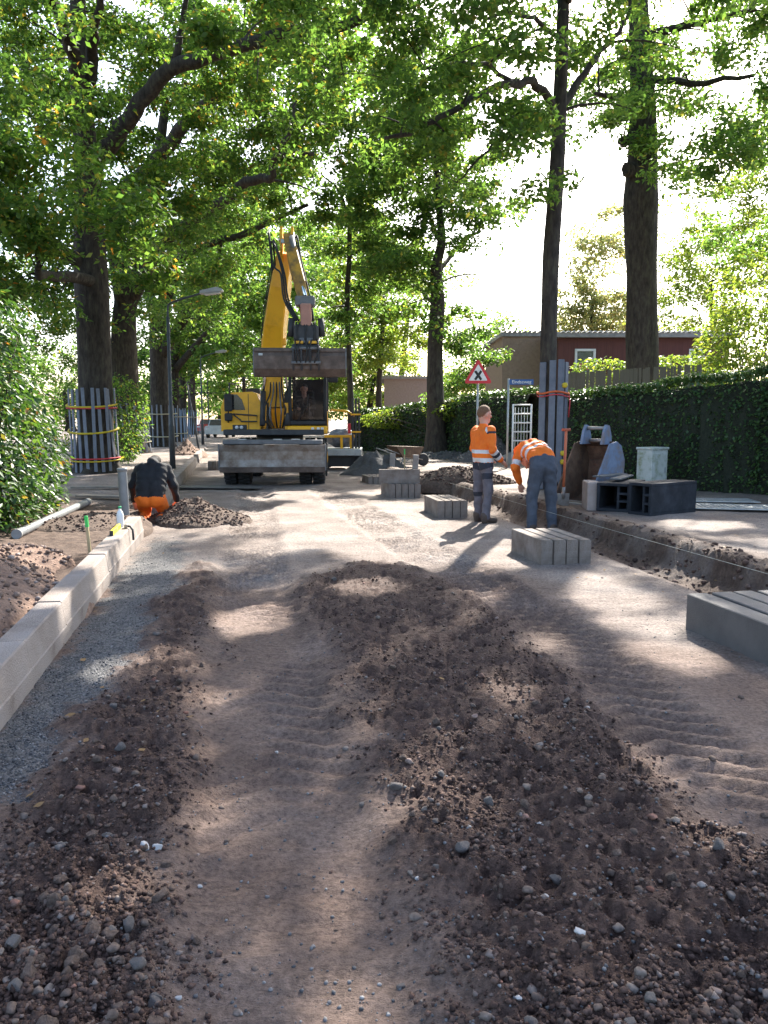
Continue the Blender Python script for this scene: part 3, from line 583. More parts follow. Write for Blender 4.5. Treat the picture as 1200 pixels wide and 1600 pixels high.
tree('street_tree', 'slender dark-trunked tree inside the tall plank guard on the right', pp([(gx + 4, 752, 15.5), (gx - 1, 620, 15.5), (858, 500, 15.5), (861, 400, 15.5), (868, 300, 15.5), (873, 200, 15.5), (877, 100, 15.5), (880, 10, 15.5), (882, -140, 15.6), (880, -330, 15.8)]), [.2, .172, .165, .165, .15, .138, .12, .11, .09, .04],
     [(pp([(868, 178, 15.5), (842, 135, 15), (810, 127, 14.5), (750, 150, 14), (690, 180, 13.4), (640, 205, 13), (600, 216, 12.7)]), .09, .025), (pp([(810, 127, 14.5), (740, 100, 13.8), (670, 108, 13)]), .05, .02), (pp([(878, 165, 15.5), (905, 125, 15.8), (940, 80, 16), (975, 40, 16.2), (990, -10, 16.4)]), .085, .03),
      (pp([(872, 200, 15.5), (800, 185, 14.6), (760, 235, 14.2), (715, 285, 14)]), .04, .012), (pp([(878, 60, 15.5), (820, 20, 14.5), (760, 30, 13.5)]), .05, .02), (pp([(880, 0, 15.5), (930, -60, 14), (960, -120, 12.5)]), .07, .02), (pp([(881, -60, 15.5), (800, -140, 13), (700, -200, 11)]), .07, .02)],
     [E(700, 150, 13.8, 2.5, 3.0, 1.7, 13), E(850, 50, 15.5, 3.0, 3.0, 2.0, 13), E(620, 70, 13, 2.2, 3, 1.7, 9), E(870, -270, 15.5, 5.5, 5.5, 3.2, 62), E(760, 250, 14.2, 1.5, 1.6, .9, 7), E(800, 150, 17, 2.2, 2, 1.4, 7), E(640, -200, 11.5, 4, 4, 2.3, 42), E(560, 150, 13, 1.6, 2, 1.2, 4), E(1000, -270, 12, 3, 3, 2, 20)], 70000, OAKM, LS=(.125, .07), rc=.6)
tree('oak_tree', 'thick knobbly trunk rising behind the wooden fence on the right', pp([(1003, 690, 26), (1003, 560, 26), (1002, 420, 26), (1000, 310, 26), (1004, 255, 26), (1005, 170, 26), (1000, 60, 26), (994, -80, 26), (990, -280, 26)]), [.6, .52, .48, .54, .48, .4, .32, .25, .1],
     [(pp([(1000, 60, 26), (1060, 42, 25), (1110, 32, 24), (1180, 15, 22.5)]), .16, .05), (pp([(1005, 160, 26), (960, 150, 25), (930, 148, 24.5)]), .14, .05), (pp([(1000, 200, 26), (978, 220, 25.6), (972, 218, 25.3)]), .2, .12), (pp([(1003, 120, 26), (1080, 130, 24.5), (1170, 120, 23)]), .14, .05), (pp([(998, 20, 26), (930, -60, 24), (880, -140, 22)]), .18, .05), (pp([(996, -40, 26), (1050, -150, 23), (1120, -230, 20)]), .2, .05), (pp([(1004, 255, 26), (986, 268, 25.6), (978, 262, 25.5)]), .25, .18)],
     [E(1010, 70, 27, 4.4, 3.6, 2.6, 26), E(1130, 150, 24, 3.4, 3.6, 1.9, 16), E(1190, 40, 22, 4, 4, 3.4, 26), E(930, 80, 26, 2.8, 3.0, 2.4, 12), E(1000, -260, 24, 8, 7, 5, 100), E(1180, -200, 17, 4.5, 4, 3, 45), E(1000, 190, 26.5, 1.2, 1.2, 1.2, 2), E(1150, 260, 22, 2.8, 3, 1.5, 15), E(1195, 345, 24, 2.2, 2.5, 1.6, 11), E(1080, 225, 24, 1.6, 2, 1, 6), E(930, 190, 25, 1.7, 1.8, 1.1, 6), E(930, 60, 28, 3, 2, 2.4, 10)], 74000, OAKM, LS=(.17, .09), rc=.85)
tree('street_tree', 'dark ivy-clad tree in front of the hedge at mid-distance', pp([(682, 716, 30), (680, 620, 30), (680, 540, 30), (684, 470, 30), (681, 420, 30), (690, 375, 30), (684, 300, 30), (680, 200, 30)]), [.42, .33, .3, .28, .22, .17, .12, .05], [(pp([(682, 480, 30), (655, 450, 32.5), (630, 440, 32)]), .1, .04), (pp([(684, 430, 30), (720, 380, 32), (750, 360, 31.5)]), .1, .04), (pp([(690, 380, 30), (660, 320, 32), (640, 260, 32)]), .09, .03)],
     [E(690, 330, 30, 3.0, 2.4, 3.4), E(650, 420, 30, 2.2, 2.4, 1.8), E(735, 480, 30, 1.7, 1.8, 1.9), E(690, 190, 32, 4, 3, 2.6), E(675, 490, 30, 1.1, 1.2, 1.5), E(760, 560, 34, 1.4, 1.4, 1.3), E(755, 400, 30, 1.5, 1.5, 1.6), E(610, 330, 30, 2.2, 2, 2.6), E(760, 300, 32, 1.8, 2, 1.4)], 36000, OAKM, LS=(.2, .11), rc=.9)
tree('street_tree', 'very thin straight tree just right of the digger arm', pp([(549, 702, 38), (547, 600, 38), (542, 480, 38), (546, 400, 38), (546, 300, 38), (548, 180, 38)]), [.2, .14, .13, .12, .1, .04], [(pp([(546, 400, 38), (570, 385, 38), (590, 350, 38)]), .07, .03), (pp([(546, 340, 38), (530, 300, 37), (500, 270, 36)]), .07, .03)],
     [E(565, 440, 38, 2.4, 2.5, 3.4), E(535, 280, 37, 3.8, 3.2, 3.4), E(610, 160, 36, 4.4, 3, 4), E(520, 520, 39, 2, 2, 2)], 25000, OAKM, LS=(.23, .13), rc=1.1)
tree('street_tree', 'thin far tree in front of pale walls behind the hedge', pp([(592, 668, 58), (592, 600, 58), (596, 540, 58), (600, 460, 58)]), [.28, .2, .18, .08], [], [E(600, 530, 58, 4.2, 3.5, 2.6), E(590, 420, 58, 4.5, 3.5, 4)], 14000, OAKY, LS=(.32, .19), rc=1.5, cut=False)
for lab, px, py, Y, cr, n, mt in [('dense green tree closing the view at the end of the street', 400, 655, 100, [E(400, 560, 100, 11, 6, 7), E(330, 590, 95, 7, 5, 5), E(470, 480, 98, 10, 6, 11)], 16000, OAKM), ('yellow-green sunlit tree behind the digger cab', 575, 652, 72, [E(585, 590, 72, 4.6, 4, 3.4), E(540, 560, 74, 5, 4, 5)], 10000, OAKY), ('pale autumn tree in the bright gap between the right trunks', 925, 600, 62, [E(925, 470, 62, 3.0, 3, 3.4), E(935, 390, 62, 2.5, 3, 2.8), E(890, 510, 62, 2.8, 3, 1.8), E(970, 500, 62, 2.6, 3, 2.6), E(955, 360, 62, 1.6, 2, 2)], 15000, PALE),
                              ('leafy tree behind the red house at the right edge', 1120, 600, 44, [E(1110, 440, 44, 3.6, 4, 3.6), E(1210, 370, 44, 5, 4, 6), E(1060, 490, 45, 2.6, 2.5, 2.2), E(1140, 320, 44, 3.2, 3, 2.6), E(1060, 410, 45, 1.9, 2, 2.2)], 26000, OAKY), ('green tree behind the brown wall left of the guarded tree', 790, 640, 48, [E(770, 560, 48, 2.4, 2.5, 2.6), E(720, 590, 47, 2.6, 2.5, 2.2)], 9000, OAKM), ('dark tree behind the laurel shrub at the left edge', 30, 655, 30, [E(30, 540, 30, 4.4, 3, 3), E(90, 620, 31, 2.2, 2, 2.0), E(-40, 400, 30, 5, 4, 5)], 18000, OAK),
                              ('low leafy tree closing the street behind the digger', 450, 664, 90, [E(450, 625, 90, 9, 4, 3.4), E(560, 630, 95, 8, 4, 3.0), E(500, 600, 92, 6, 4, 3)], 9000, OAKM), ('low bushy tree at the far left end of the street', 345, 664, 105, [E(345, 630, 105, 8, 4, 3.5), E(270, 620, 100, 9, 4, 4.5), E(200, 600, 90, 9, 4, 6)], 9000, OAKM), ('broad low trees behind the far hedge', 680, 660, 80, [E(640, 640, 80, 6, 4, 3), E(720, 630, 75, 6, 4, 3)], 7000, OAKY), ('leafy garden tree left of the first oak behind the shrub', 110, 670, 50, [E(100, 610, 50, 5, 3, 3.5), E(190, 620, 55, 4, 3, 3)], 9000, OAKM),
                              ('tall tree far behind the mid-distance trees', 620, 655, 85, [E(640, 470, 85, 7, 5, 8), E(540, 420, 85, 7, 5, 9)], 11000, OAKY)]:
    tree('garden_tree', lab, [P(px, py, Y), tuple(np.array(P(px, py, Y)) * .6 + np.array(cr[0][:3]) * .4), cr[0][:3]], [.005 * Y, .004 * Y, .002 * Y], [], cr, n, mt, LS=(.0048 * Y, .0028 * Y), rc=.02 * Y + .3, per=160, cut=False, zb=.3)
# ---- hedges
def hedge(label, pts, hs, th, n, mat, LS, name='hedge', z0=.12, cat='hedge'):
    pts = np.array(pts, float); t = thing(name, label, cat, (pts[0, 0], pts[0, 1], z0)); base = np.array([pts[0, 0], pts[0, 1], z0])
    K = 60; seg = np.concatenate([[0], np.cumsum(np.linalg.norm(np.diff(pts, axis=0), axis=1))]); Lt = seg[-1]
    sx = np.linspace(0, Lt, K); cx = np.interp(sx, seg, pts[:, 0]); cyy = np.interp(sx, seg, pts[:, 1]); hh = np.interp(sx, seg, hs)
    tx = np.gradient(cx, sx); ty = np.gradient(cyy, sx); nx, ny = ty, -tx
    prof = [(-.5, 0), (-.5, .5), (-.48, .9), (-.35, .97), (0, .985), (.35, .97), (.48, .9), (.5, .5), (.5, 0)]
    V = []
    for i in range(K):
        for a, b in prof:
            q = a * th * .86 + .05 * rng.normal(); V.append((cx[i] + nx[i] * q, cyy[i] + ny[i] * q, z0 + b * (hh[i] - .05) + .02 * rng.normal() - (.1 if b == 0 else 0)))
    m = len(prof); ii = np.arange(K * m).reshape(K, m)
    F = np.stack([ii[:-1, :-1].ravel(), ii[1:, :-1].ravel(), ii[1:, 1:].ravel(), ii[:-1, 1:].ravel()], 1)
    obj('twigs', mesh_np('twigs', np.array(V) - base, F, True), M('hedge_twigs', (.03, .035, .02), (.012, .015, .01), 30, 1, .8, 40), t)
    s = rng.uniform(-.1, Lt + .1, n); f = rng.random(n); side = rng.choice([0, 1, 2], n, p=[.62, .14, .24])
    a = np.where(side == 0, -.5, np.where(side == 1, .5, rng.uniform(-.5, .5, n))); b = np.where(side == 2, 1.0, f ** .9)
    H = np.interp(s, seg, hs); PX = np.interp(s, sx, cx); PY = np.interp(s, sx, cyy); NX = np.interp(s, sx, nx); NY = np.interp(s, sx, ny)
    bump_ = .26 * (fbm(s * 1.7, b * 4, 4, 311) - .5) + rng.normal(0, .035, n); off = a * th + np.where(side < 2, np.sign(a) * bump_, 0)
    # face side chosen so that -n looks to the street
    zt = z0 + b * H + np.where(side == 2, bump_ + .02 + np.abs(rng.normal(0, .03, n)), 0)
    pos = np.stack([PX - NX * off * FS, PY - NY * off * FS, zt], 1)
    yaw = np.where(side == 2, rng.uniform(0, 6.28, n), np.arctan2(-NY * np.sign(a) * FS, -NX * np.sign(a) * FS) + rng.normal(0, .7, n))
    Vl, Fl = leaf_arrays(pos, LS[0], LS[1], droop=.55, roll=.5, yaw=yaw); o = obj('foliage', mesh_np('foliage', Vl - base, Fl), mat, t); o['kind'] = 'stuff'
    return t
FS = 1
hedge('tall clipped dark ivy hedge along the right footway behind the cabinet', [G(1420, 800, .2)[:2], G(1200, 772, .2)[:2], G(1040, 762, .2)[:2], G(884, 752, .2)[:2]], [2.4, 2.27, 2.12, 1.95], .7, 36000, HEDG, (.075, .055), z0=.15)
hedge('clipped hedge behind the warning sign, ending at the white rack', [G(836, 728, .1)[:2], G(770, 722, .1)[:2], G(702, 714, .1)[:2]], [2.4, 2.35, 2.2], .8, 15000, HEDG, (.1, .07), z0=.08)
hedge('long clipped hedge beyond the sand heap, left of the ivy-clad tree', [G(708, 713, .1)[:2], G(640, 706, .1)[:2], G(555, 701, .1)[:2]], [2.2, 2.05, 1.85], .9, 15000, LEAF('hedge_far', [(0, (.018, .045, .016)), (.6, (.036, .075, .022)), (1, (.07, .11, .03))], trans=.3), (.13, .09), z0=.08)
# ---- shrubs
def shrub(label, ells, n, mat, LS, name='shrub', droop=.5, base=None, stems=14, cut=True):
    base = np.array(base); t = thing(name, label, 'shrub', tuple(base)); A = np.array([e[3] * e[4] + e[4] * e[5] + e[3] * e[5] for e in ells]); pos, yaw = [], []
    mb = MB()
    for e, a in zip(ells, A / A.sum()):
        k = int(n * a); q = rng.normal(size=(k, 3)); q /= np.linalg.norm(q, axis=1)[:, None]; r = 1 - np.abs(rng.normal(0, .13, (k, 1))); lump = 1 + .22 * (fbm(q[:, 0] * 3 + e[0], q[:, 1] * 3 + q[:, 2] * 2.3, 3, 401) - .5)[:, None] * 2
        pos.append(q * r * lump * np.array(e[3:6]) + np.array(e[:3])); yaw.append(np.arctan2(q[:, 1], q[:, 0]) + rng.normal(0, .8, k))
        for _ in range(stems):
            d = rng.normal(size=3); d /= np.linalg.norm(d); d[2] = abs(d[2]) * .6; mb.tube(bend(base + rng.normal(0, .15, 3) * [1, 1, 0], np.array(e[:3]) + d * np.array(e[3:6]) * .85, .2) - base, [.022, .018, .014, .01, .006], 5)
    mb.build('stems', BARK, t); pos = np.concatenate(pos); yaw = np.concatenate(yaw); m = pos[:, 2] > .2
    if cut: m &= ~sunlit(pos)
    V, F = leaf_arrays(pos[m], LS[0], LS[1], droop=droop, roll=.5, yaw=yaw[m]); o = obj('foliage', mesh_np('foliage', V - base, F), mat, t); o['kind'] = 'stuff'; return t
shrub('large glossy laurel shrub filling the left edge of the picture', [(-5.65, 10.4, 1.3, 1.15, 1.5, 1.4), (-5.15, 9.6, .75, .72, 1.1, .7), (-6.0, 10.8, 2.6, 1.05, 1.4, 1.0), (-7.2, 10.2, 1.6, 1.5, 2, 1.8), (-5.5, 11.2, .9, .8, .9, .9), (-5.65, 10.4, 1.2, .8, 1.1, 1.1), (-7.2, 12.2, 2.3, 1.5, 1.5, 1.4)], 27000, LAUR, (.115, .048), name='laurel_shrub', base=(-5.7, 10.5, .18), cut=False)
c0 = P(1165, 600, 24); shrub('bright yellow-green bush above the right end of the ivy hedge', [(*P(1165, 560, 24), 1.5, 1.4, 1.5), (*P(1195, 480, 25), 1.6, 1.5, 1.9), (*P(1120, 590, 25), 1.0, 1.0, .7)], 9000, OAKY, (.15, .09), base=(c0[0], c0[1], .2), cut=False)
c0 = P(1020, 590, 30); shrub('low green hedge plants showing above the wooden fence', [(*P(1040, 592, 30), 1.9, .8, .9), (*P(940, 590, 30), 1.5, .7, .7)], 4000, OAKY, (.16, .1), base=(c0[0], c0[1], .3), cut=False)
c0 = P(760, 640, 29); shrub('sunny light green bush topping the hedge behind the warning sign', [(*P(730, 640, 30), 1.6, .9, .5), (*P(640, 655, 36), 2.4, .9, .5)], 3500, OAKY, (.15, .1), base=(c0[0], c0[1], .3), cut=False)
c0 = G(215, 700, .2); shrub('low dark bush beside the second guarded oak', [(*P(190, 650, 27), .9, .8, 1.4), (*P(195, 690, 25), .5, .5, .7)], 2600, OAK, (.14, .08), base=(*P(190, 650, 27)[:2], .2), cut=False)
# ------------------------------------------------------------------ buildings and fence
WRED = M('red_cladding', (.13, .042, .034), (.085, .028, .023), 3, .7, .5, 8, stretch=(9, 9, .2))
WBRN = M('brown_wall', (.34, .235, .175), (.26, .18, .13), 6, .85, .3, 30)
WPNK = M('pale_brick', (.36, .27, .24), (.28, .2, .18), 8, .85, .3, 30)
WHITE = M('white_paint', (.78, .78, .76), (.62, .62, .6), 4, .5)
DKGL = GLASS('window_glass', alpha=.1)
def house(label, x0, x1, Y, ztop, z0, mat, depth=7, yaw=0, windows=(), roofm=None, overhang=.35):
    xa, xb = (x0 - 600) / FPX * Y, (x1 - 600) / FPX * Y; w_ = xb - xa; h = ztop - z0
    t = thing('house', label, 'house', (xa, Y, z0), yaw)
    mb = MB(); ops = sorted(windows); x = 0
    for (a, b, c, d) in ops:                            # wall pieces round each opening
        mb.box(((x + a) / 2, .12, h / 2), (a - x, .24, h), bev=0); mb.box(((a + b) / 2, .12, c / 2), (b - a, .24, c), bev=0); mb.box(((a + b) / 2, .12, (d + h) / 2), (b - a, .24, h - d), bev=0); x = b
    mb.box(((x + w_) / 2, .12, h / 2), (w_ - x, .24, h), bev=0)
    mb.box((.12, depth / 2 + .12, h / 2), (.24, depth - .24, h), bev=0); mb.box((w_ - .12, depth / 2 + .12, h / 2), (.24, depth - .24, h), bev=0); mb.box((w_ / 2, depth + .12, h / 2), (w_, .24, h), bev=0)
    mb.build('wall', mat, t)
    r = MB().box((w_ / 2, depth / 2, h + .1), (w_ + 2 * overhang, depth + 2 * overhang, .2)).build('roof', roofm or M('roof_sheet', (.33, .32, .32), (.22, .21, .21), 5, .6), t)
    nb = int(w_ / .24); e = MB()
    for k in range(nb): e.box((k * .24 + .1, -overhang + .1, h + .235), (.13, .5, .07), bev=.03)
    e.build('roof_rib', M('roof_edge', (.5, .49, .48), (.36, .35, .34), 5, .5), r)
    for (a, b, c, d) in ops:
        wv = MB(); f = .11
        wv.box(((a + b) / 2, .05, c + f / 2), (b - a, .16, f)); wv.box(((a + b) / 2, .05, d - f / 2), (b - a, .16, f)); wv.box((a + f / 2, .05, (c + d) / 2), (f, .16, d - c - 2 * f)); wv.box((b - f / 2, .05, (c + d) / 2), (f, .16, d - c - 2 * f))
        wo = wv.build('window', WHITE, t)
        MB().box(((a + b) / 2, .09, (c + d) / 2), (b - a - 2 * f, .02, d - c - 2 * f), bev=0).build('pane', M('dark_pane', (.04, .05, .055), (.015, .018, .02), 3, .08, spec=.8), wo)
        MB().box(((a + b) / 2, -.05, c - .04), (b - a + .16, .22, .06)).build('sill', WHITE, wo)
    return t, w_, h
Yh = 36.0; X_ = lambda px, Y: (px - 600) / FPX * Y
xa = X_(868, Yh); zt = lambda py, Y: CAMH + (655 - py) / FPX * Y * 1.0
zH = P(1000, 528, Yh)[2]; zw0, zw1 = P(0, 584, Yh)[2], P(0, 545, Yh)[2]; z0h = .3
house('low red-brown clad house with a white window and ribbed roof edge', 868, 1130, Yh, zH, z0h, WRED, windows=[(X_(893, Yh) - xa, X_(925, Yh) - xa, zw0 - z0h, zw1 - z0h), (X_(1068, Yh) - xa, X_(1092, Yh) - xa, zw0 - z0h, zw1 - z0h)])
sg = MB().box((0, 0, 0), (.42, .015, .3), bev=0).build('window_notice', M('red_notice', (.55, .2, .16), (.5, .12, .1), 8, .6), None, (X_(906, Yh) + .05, Yh + .07, zw0 + .32)); tag(sg, 'small red and white notice behind the white window of the red house', 'notice')
house('tall plain brown house wall left of the guarded tree', 782, 866, 38, P(0, 526, 38)[2], .3, WBRN, depth=6, overhang=.12)
house('pale pinkish brick house side seen behind the mid-distance tree', 600, 672, 62, P(0, 592, 62)[2], .2, WPNK, depth=8, overhang=.2)
t = thing('wooden_fence', 'weathered grey-brown picket fence above the ivy hedge', 'fence', (*P(880, 610, 22)[:2], .2), 0)
FW = M('fence_wood', (.12, .10, .072), (.06, .05, .036), 5, .85, .5, 30, stretch=(6, 6, .6), c3=(.10, .105, .06))
A, B = np.array(P(880, 612, 22)[:2]), np.array(P(1096, 612, 20.5)[:2]); Ln = np.linalg.norm(B - A); ang = math.atan2(B[1] - A[1], B[0] - A[0]); t.rotation_euler.z = ang; nP = 46
zt0, zt1 = P(0, 583, 22)[2] - .2, P(0, 569, 20.5)[2] - .2
pk = MB().box((0, 0, .5), (.072, .022, 1), bev=.004).mesh('picket')
for k in range(nP):
    f = (k + .5) / nP; o = obj('picket', pk, FW, t); o.location = (f * Ln, rng.normal(0, .004), 0); o.scale = (1.14 if k < 24 else .9, 1, zt0 + (zt1 - zt0) * f + rng.normal(0, .012)); o.rotation_euler = (0, rng.normal(0, .008), 0)
for z_ in (.5, 1.9): MB().box((Ln / 2, .04, z_), (Ln, .05, .09)).build('rail', FW, t)
for k in range(5): MB().box((Ln * k / 4, .11, 1.15), (.09, .09, 2.3)).build('post', FW, t)

# ------------------------------------------------------------------ signs, lamps
RED = M('sign_red', (.62, .03, .04), (.5, .02, .03), 4, .4); GALV = M('galvanised', (.42, .43, .43), (.3, .31, .31), 8, .45, metal=.5)
BLU = M('sign_blue', (.03, .09, .26), (.025, .075, .22), 4, .4); INK = M('sign_black', (.02, .02, .02), None, 4, .5)
def tri(r): return [(r * math.sin(a), r * math.cos(a)) for a in (0, 2 * math.pi / 3, 4 * math.pi / 3)]
def rtri(r, rd):
    out = []
    for a in (0, 2 * math.pi / 3, 4 * math.pi / 3):
        cx, cz = (r - 2 * rd) * math.sin(a), (r - 2 * rd) * math.cos(a)
        for k in range(-2, 3): b = a + k * math.pi / 6; out.append((cx + rd * math.sin(b), cz + rd * math.cos(b)))
    return out
x0, y0, _ = G(744, 722, .15); Ys = 24.0; x0 = X_(745, Ys); z0 = gz(x0, Ys)
t = thing('warning_sign', 'red-bordered triangular warning sign with black cross on a grey post', 'road sign', (x0, Ys, z0))
zc = P(0, 583, Ys)[2] - z0; sg_r = .51
MB().lathe([(.035, 0), (.035, zc + .3)], (0, .04, 0), n=12).build('post', GALV, t)
pl = MB().prism(rtri(sg_r, .05), 'y', -.02, 0, (0, 0, zc - .06)).build('sign_plate', RED, t)
MB().prism(rtri(sg_r * .66, .02), 'y', -.026, -.021, (0, 0, zc - .06)).build('sign_field', WHITE, pl)
xm = MB()
for a in (.62, -.62): xm.box((0, -.029 - .003 * (a > 0), zc - .07), (.075, .004, .33), (0, a, 0), bev=0)
xm.build('cross_symbol', INK, pl)
MB().box((0, .02, zc), (.1, .05, .05)).build('bracket', GALV, t)
Yn = 22.0; x0 = X_(792, Yn); z0 = gz(x0, Yn)
t = thing('street_name_sign', 'blue street name plate with white lettering on a thin grey post', 'street sign', (x0, Yn, z0))
zc = P(0, 597, Yn)[2] - z0
MB().lathe([(.03, 0), (.03, zc + .1)], (0, 0, 0), n=10).build('post', GALV, t)
MB().box((.36, -.045, zc), (.68, .02, .15)).build('name_plate', BLU, t)
fc = bpy.data.curves.new('lettering', 'FONT'); fc.body = 'Eindseweg'; fc.size = .13; fc.extrude = .002; fc.align_x = 'CENTER'; fc.align_y = 'CENTER'
to = bpy.data.objects.new('lettering', fc); C.objects.link(to); to.rotation_euler = (math.pi / 2, 0, 0); to.location = (.36, -.059, zc)
dg = bpy.context.evaluated_depsgraph_get(); me = bpy.data.meshes.new_from_object(to.evaluated_get(dg)); ro, lo = to.rotation_euler.copy(), to.location.copy(); bpy.data.objects.remove(to)
me.materials.clear(); o = obj('lettering', me, WHITE, t); o.rotation_euler = ro; o.location = lo
Yr = 23.5; x0 = X_(800, Yr); t = thing('metal_rack', 'white tubular ladder-like rack leaning by the hedge end', 'rack', (x0, Yr, gz(x0, Yr)), 0)
wr = X_(828, Yr) - x0; hr = P(0, 632, Yr)[2] - .2
for xx in (0, wr): MB().tube([(xx, 0, 0), (xx, 0, hr)], .028, 8).build('upright', WHITE, t)
for k in range(7): MB().tube([(0, 0, .2 + k * (hr - .22) / 6), (wr, 0, .2 + k * (hr - .22) / 6)], .02, 8).build('rung', WHITE, t)
for k in range(5): MB().tube([(wr * (k + .8) / 6, .01, .25), (wr * (k + .8) / 6, .01, hr - .1)], .008, 6).build('bar', WHITE, t)
def lamp(label, px, Y, top_py, arm, first=True):
    x0 = X_(px, Y); z0 = gz(x0, Y); H = P(0, top_py, Y)[2] - z0
    t = thing('street_lamp', label, 'street lamp', (x0, Y, z0), 0, 'lamps along the left footway')
    DK = M('lamp_post_paint', (.07, .08, .085), (.045, .05, .055), 6, .55)
    MB().lathe([(.085, 0), (.085, 1.2), (.07, 1.25), (.055, 1.3), (.045, H - .3)], (0, 0, 0), n=14).build('post', DK, t)
    pts = [(0, 0, H - .3), (.005, 0, H - .1), (.06, 0, H + .06), (arm * .35, 0, H + .2), (arm * .7, 0, H + .32), (arm - .2, 0, H + .4)]
    MB().tube(smooth_path(pts, 4), .03, 8).build('arm', DK, t)
    h = MB().prism([(-.3, 0), (-.28, .09), (.2, .13), (.34, .06), (.34, 0)], 'y', -.13, .13, (arm, 0, H + .36), (0, -.12, 0)).build('lamp_head', M('lamp_grey', (.45, .45, .43), (.35, .35, .34), 5, .4), t)
    MB().box((arm + .05, 0, H + .34), (.46, .2, .04), (0, -.12, 0)).build('lens', M('lamp_lens', (.6, .6, .55), (.5, .5, .46), 5, .2), h)
lamp('grey street lamp with curved arm in front of the third oak', 270, 22.5, 478, 1.25)
lamp('smaller street lamp further along the left footway', 318, 46, 560, 1.2)
lamp('farthest street lamp at the end of the left footway', 328, 64, 590, 1.2)
for lab, px, Y, hgt in [('leaning dark pole between the far left trees', 311, 40, 3.4)]:
    x0 = X_(px, Y); MBo = MB().tube([(0, 0, 0), (-.5, 0, hgt)], [.05, .03], 8).build('pole', M('pole_grey', (.12, .12, .12)), None, (x0, Y, gz(x0, Y))); tag(MBo, lab, 'pole')
# ------------------------------------------------------------------ slat guards round the left trees
SLAT = M('grey_slat', (.20, .215, .25), (.13, .14, .17), 3, .7, .2, 30); SLATB = M('blue_slat', (.22, .29, .40), (.16, .21, .30), 3, .7)
STR = {'red': M('red_strap', (.55, .05, .06)), 'yellow': M('yellow_hose', (.62, .45, .03)), 'cream': M('cream_rope', (.5, .45, .3))}
def guard(label, px, Y, rad, h, n, straps, lean=.05, tilt=0, mat=SLAT, arc=(math.pi * .93, math.pi * 2.07), w_=.085, z0=None):
    x0 = X_(px, Y) * 1.0; zb = gz(x0, Y) if z0 is None else z0
    t = thing('tree_guard', label, 'tree guard', (x0, Y, zb), 0, 'slat guards round the street trees')
    me = MB().box((0, 0, h / 2), (w_, .028, h), bev=.004).mesh('slat')
    for k in range(n):
        a = arc[0] + (arc[1] - arc[0]) * (k + .5) / n; o = obj('slat', me, mat, t); o.location = (rad * math.cos(a), rad * math.sin(a), .02 + rng.uniform(0, .05))
        o.rotation_mode = 'ZYX'; o.rotation_euler = (rng.normal(-lean, .015), tilt + rng.normal(0, .02), a + math.pi / 2)
    for z, c, r, sag in straps:
        pts = []
        for k in range(25):
            a = arc[0] + (arc[1] - arc[0]) * k / 24; q = rad + .035 - lean * z * .0; pts.append((q * math.cos(a) + tilt * z, q * math.sin(a), z - sag * math.sin(math.pi * k / 24)))
        MB().tube(pts, r, 6).build('strap', STR[c], t)
guard('grey slats strapped with red and yellow bands round the nearest left oak', 151, 20.9, .60, 2.2, 11, [(1.75, 'red', .022, .03), (.42, 'red', .022, .03), (1.85, 'yellow', .028, .10), (1.2, 'yellow', .028, .14), (.36, 'yellow', .02, .04)], lean=.0, tilt=-.03)
guard('tilted grey slats tied with cream rope round the second left oak', 212, 32.8, .68, 2.1, 8, [(1.7, 'cream', .025, .05), (.5, 'cream', .025, .05), (1.1, 'cream', .02, .03)], lean=.02, tilt=-.1)
guard('grey slats tied with cream rope beside the lamp post at the third oak', 258, 41.8, .70, 2.2, 8, [(1.8, 'cream', .03, .05), (.6, 'cream', .03, .05)], lean=.02)
guard('bluish slats round the fourth left oak', 279, 51.8, .62, 2.2, 8, [(1.7, 'cream', .03, .03), (.6, 'cream', .03, .03)], mat=SLATB, tilt=-.04)
guard('bluish slats round the fifth left oak, half hidden', 291, 62.8, .65, 2.2, 8, [(1.7, 'cream', .03, .03)], mat=SLATB)
guard('far bluish slats at the end of the left tree row', 304, 75.8, .7, 2.2, 8, [(1.7, 'cream', .03, .03)], mat=SLATB)
# plank guard of the right-hand tree
x0 = X_(861, 15.5); t = thing('tree_guard', 'tall grey plank guard with orange strap and yellow pads round the right tree', 'tree guard', (x0, 15.5, gz(x0, 15.5)), 0, 'slat guards round the street trees')
zt_ = P(0, 564, 15.4)[2] - t.location.z; PLK = M('grey_plank', (.15, .16, .185), (.09, .1, .12), 3, .65, .2, 20)
for xx, yy, a, hh in [(-.235, -.14, -.5, zt_ - .03), (-.075, -.27, -.1, zt_), (.09, -.26, .15, zt_ + .02), (.235, -.10, .9, zt_ - .02), (.2, .16, 2.2, zt_), (0, .27, 3.1, zt_ - .05), (-.2, .18, 4, zt_)]:
    MB().box((0, 0, hh / 2), (.125, .035, hh), bev=.006).build('plank', PLK, t, (xx, yy, 0), a)
ringp = [(.31 * math.cos(a), .31 * math.sin(a), zt_ - .62 + .02 * math.sin(3 * a)) for a in np.linspace(0, 6.283, 28)]
MB().tube(ringp, .022, 6).build('strap', M('orange_strap', (.62, .13, .04)), t); MB().tube([(a, b, c - .06) for a, b, c in ringp], .012, 6).build('strap', STR['red'], t)
for z in (zt_ - .48, .72, .55): MB().lathe([(.03, -.05), (.055, -.03), (.055, .03), (.03, .05)], (.17, -.27, z), n=12).build('pad', STR['yellow'], t)
MB().tube([(.3, -.05, zt_ - .62), (.32, -.1, zt_ - .8), (.3, -.1, zt_ - 1.1)], .014, 6).build('strap_tail', STR['red'], t)

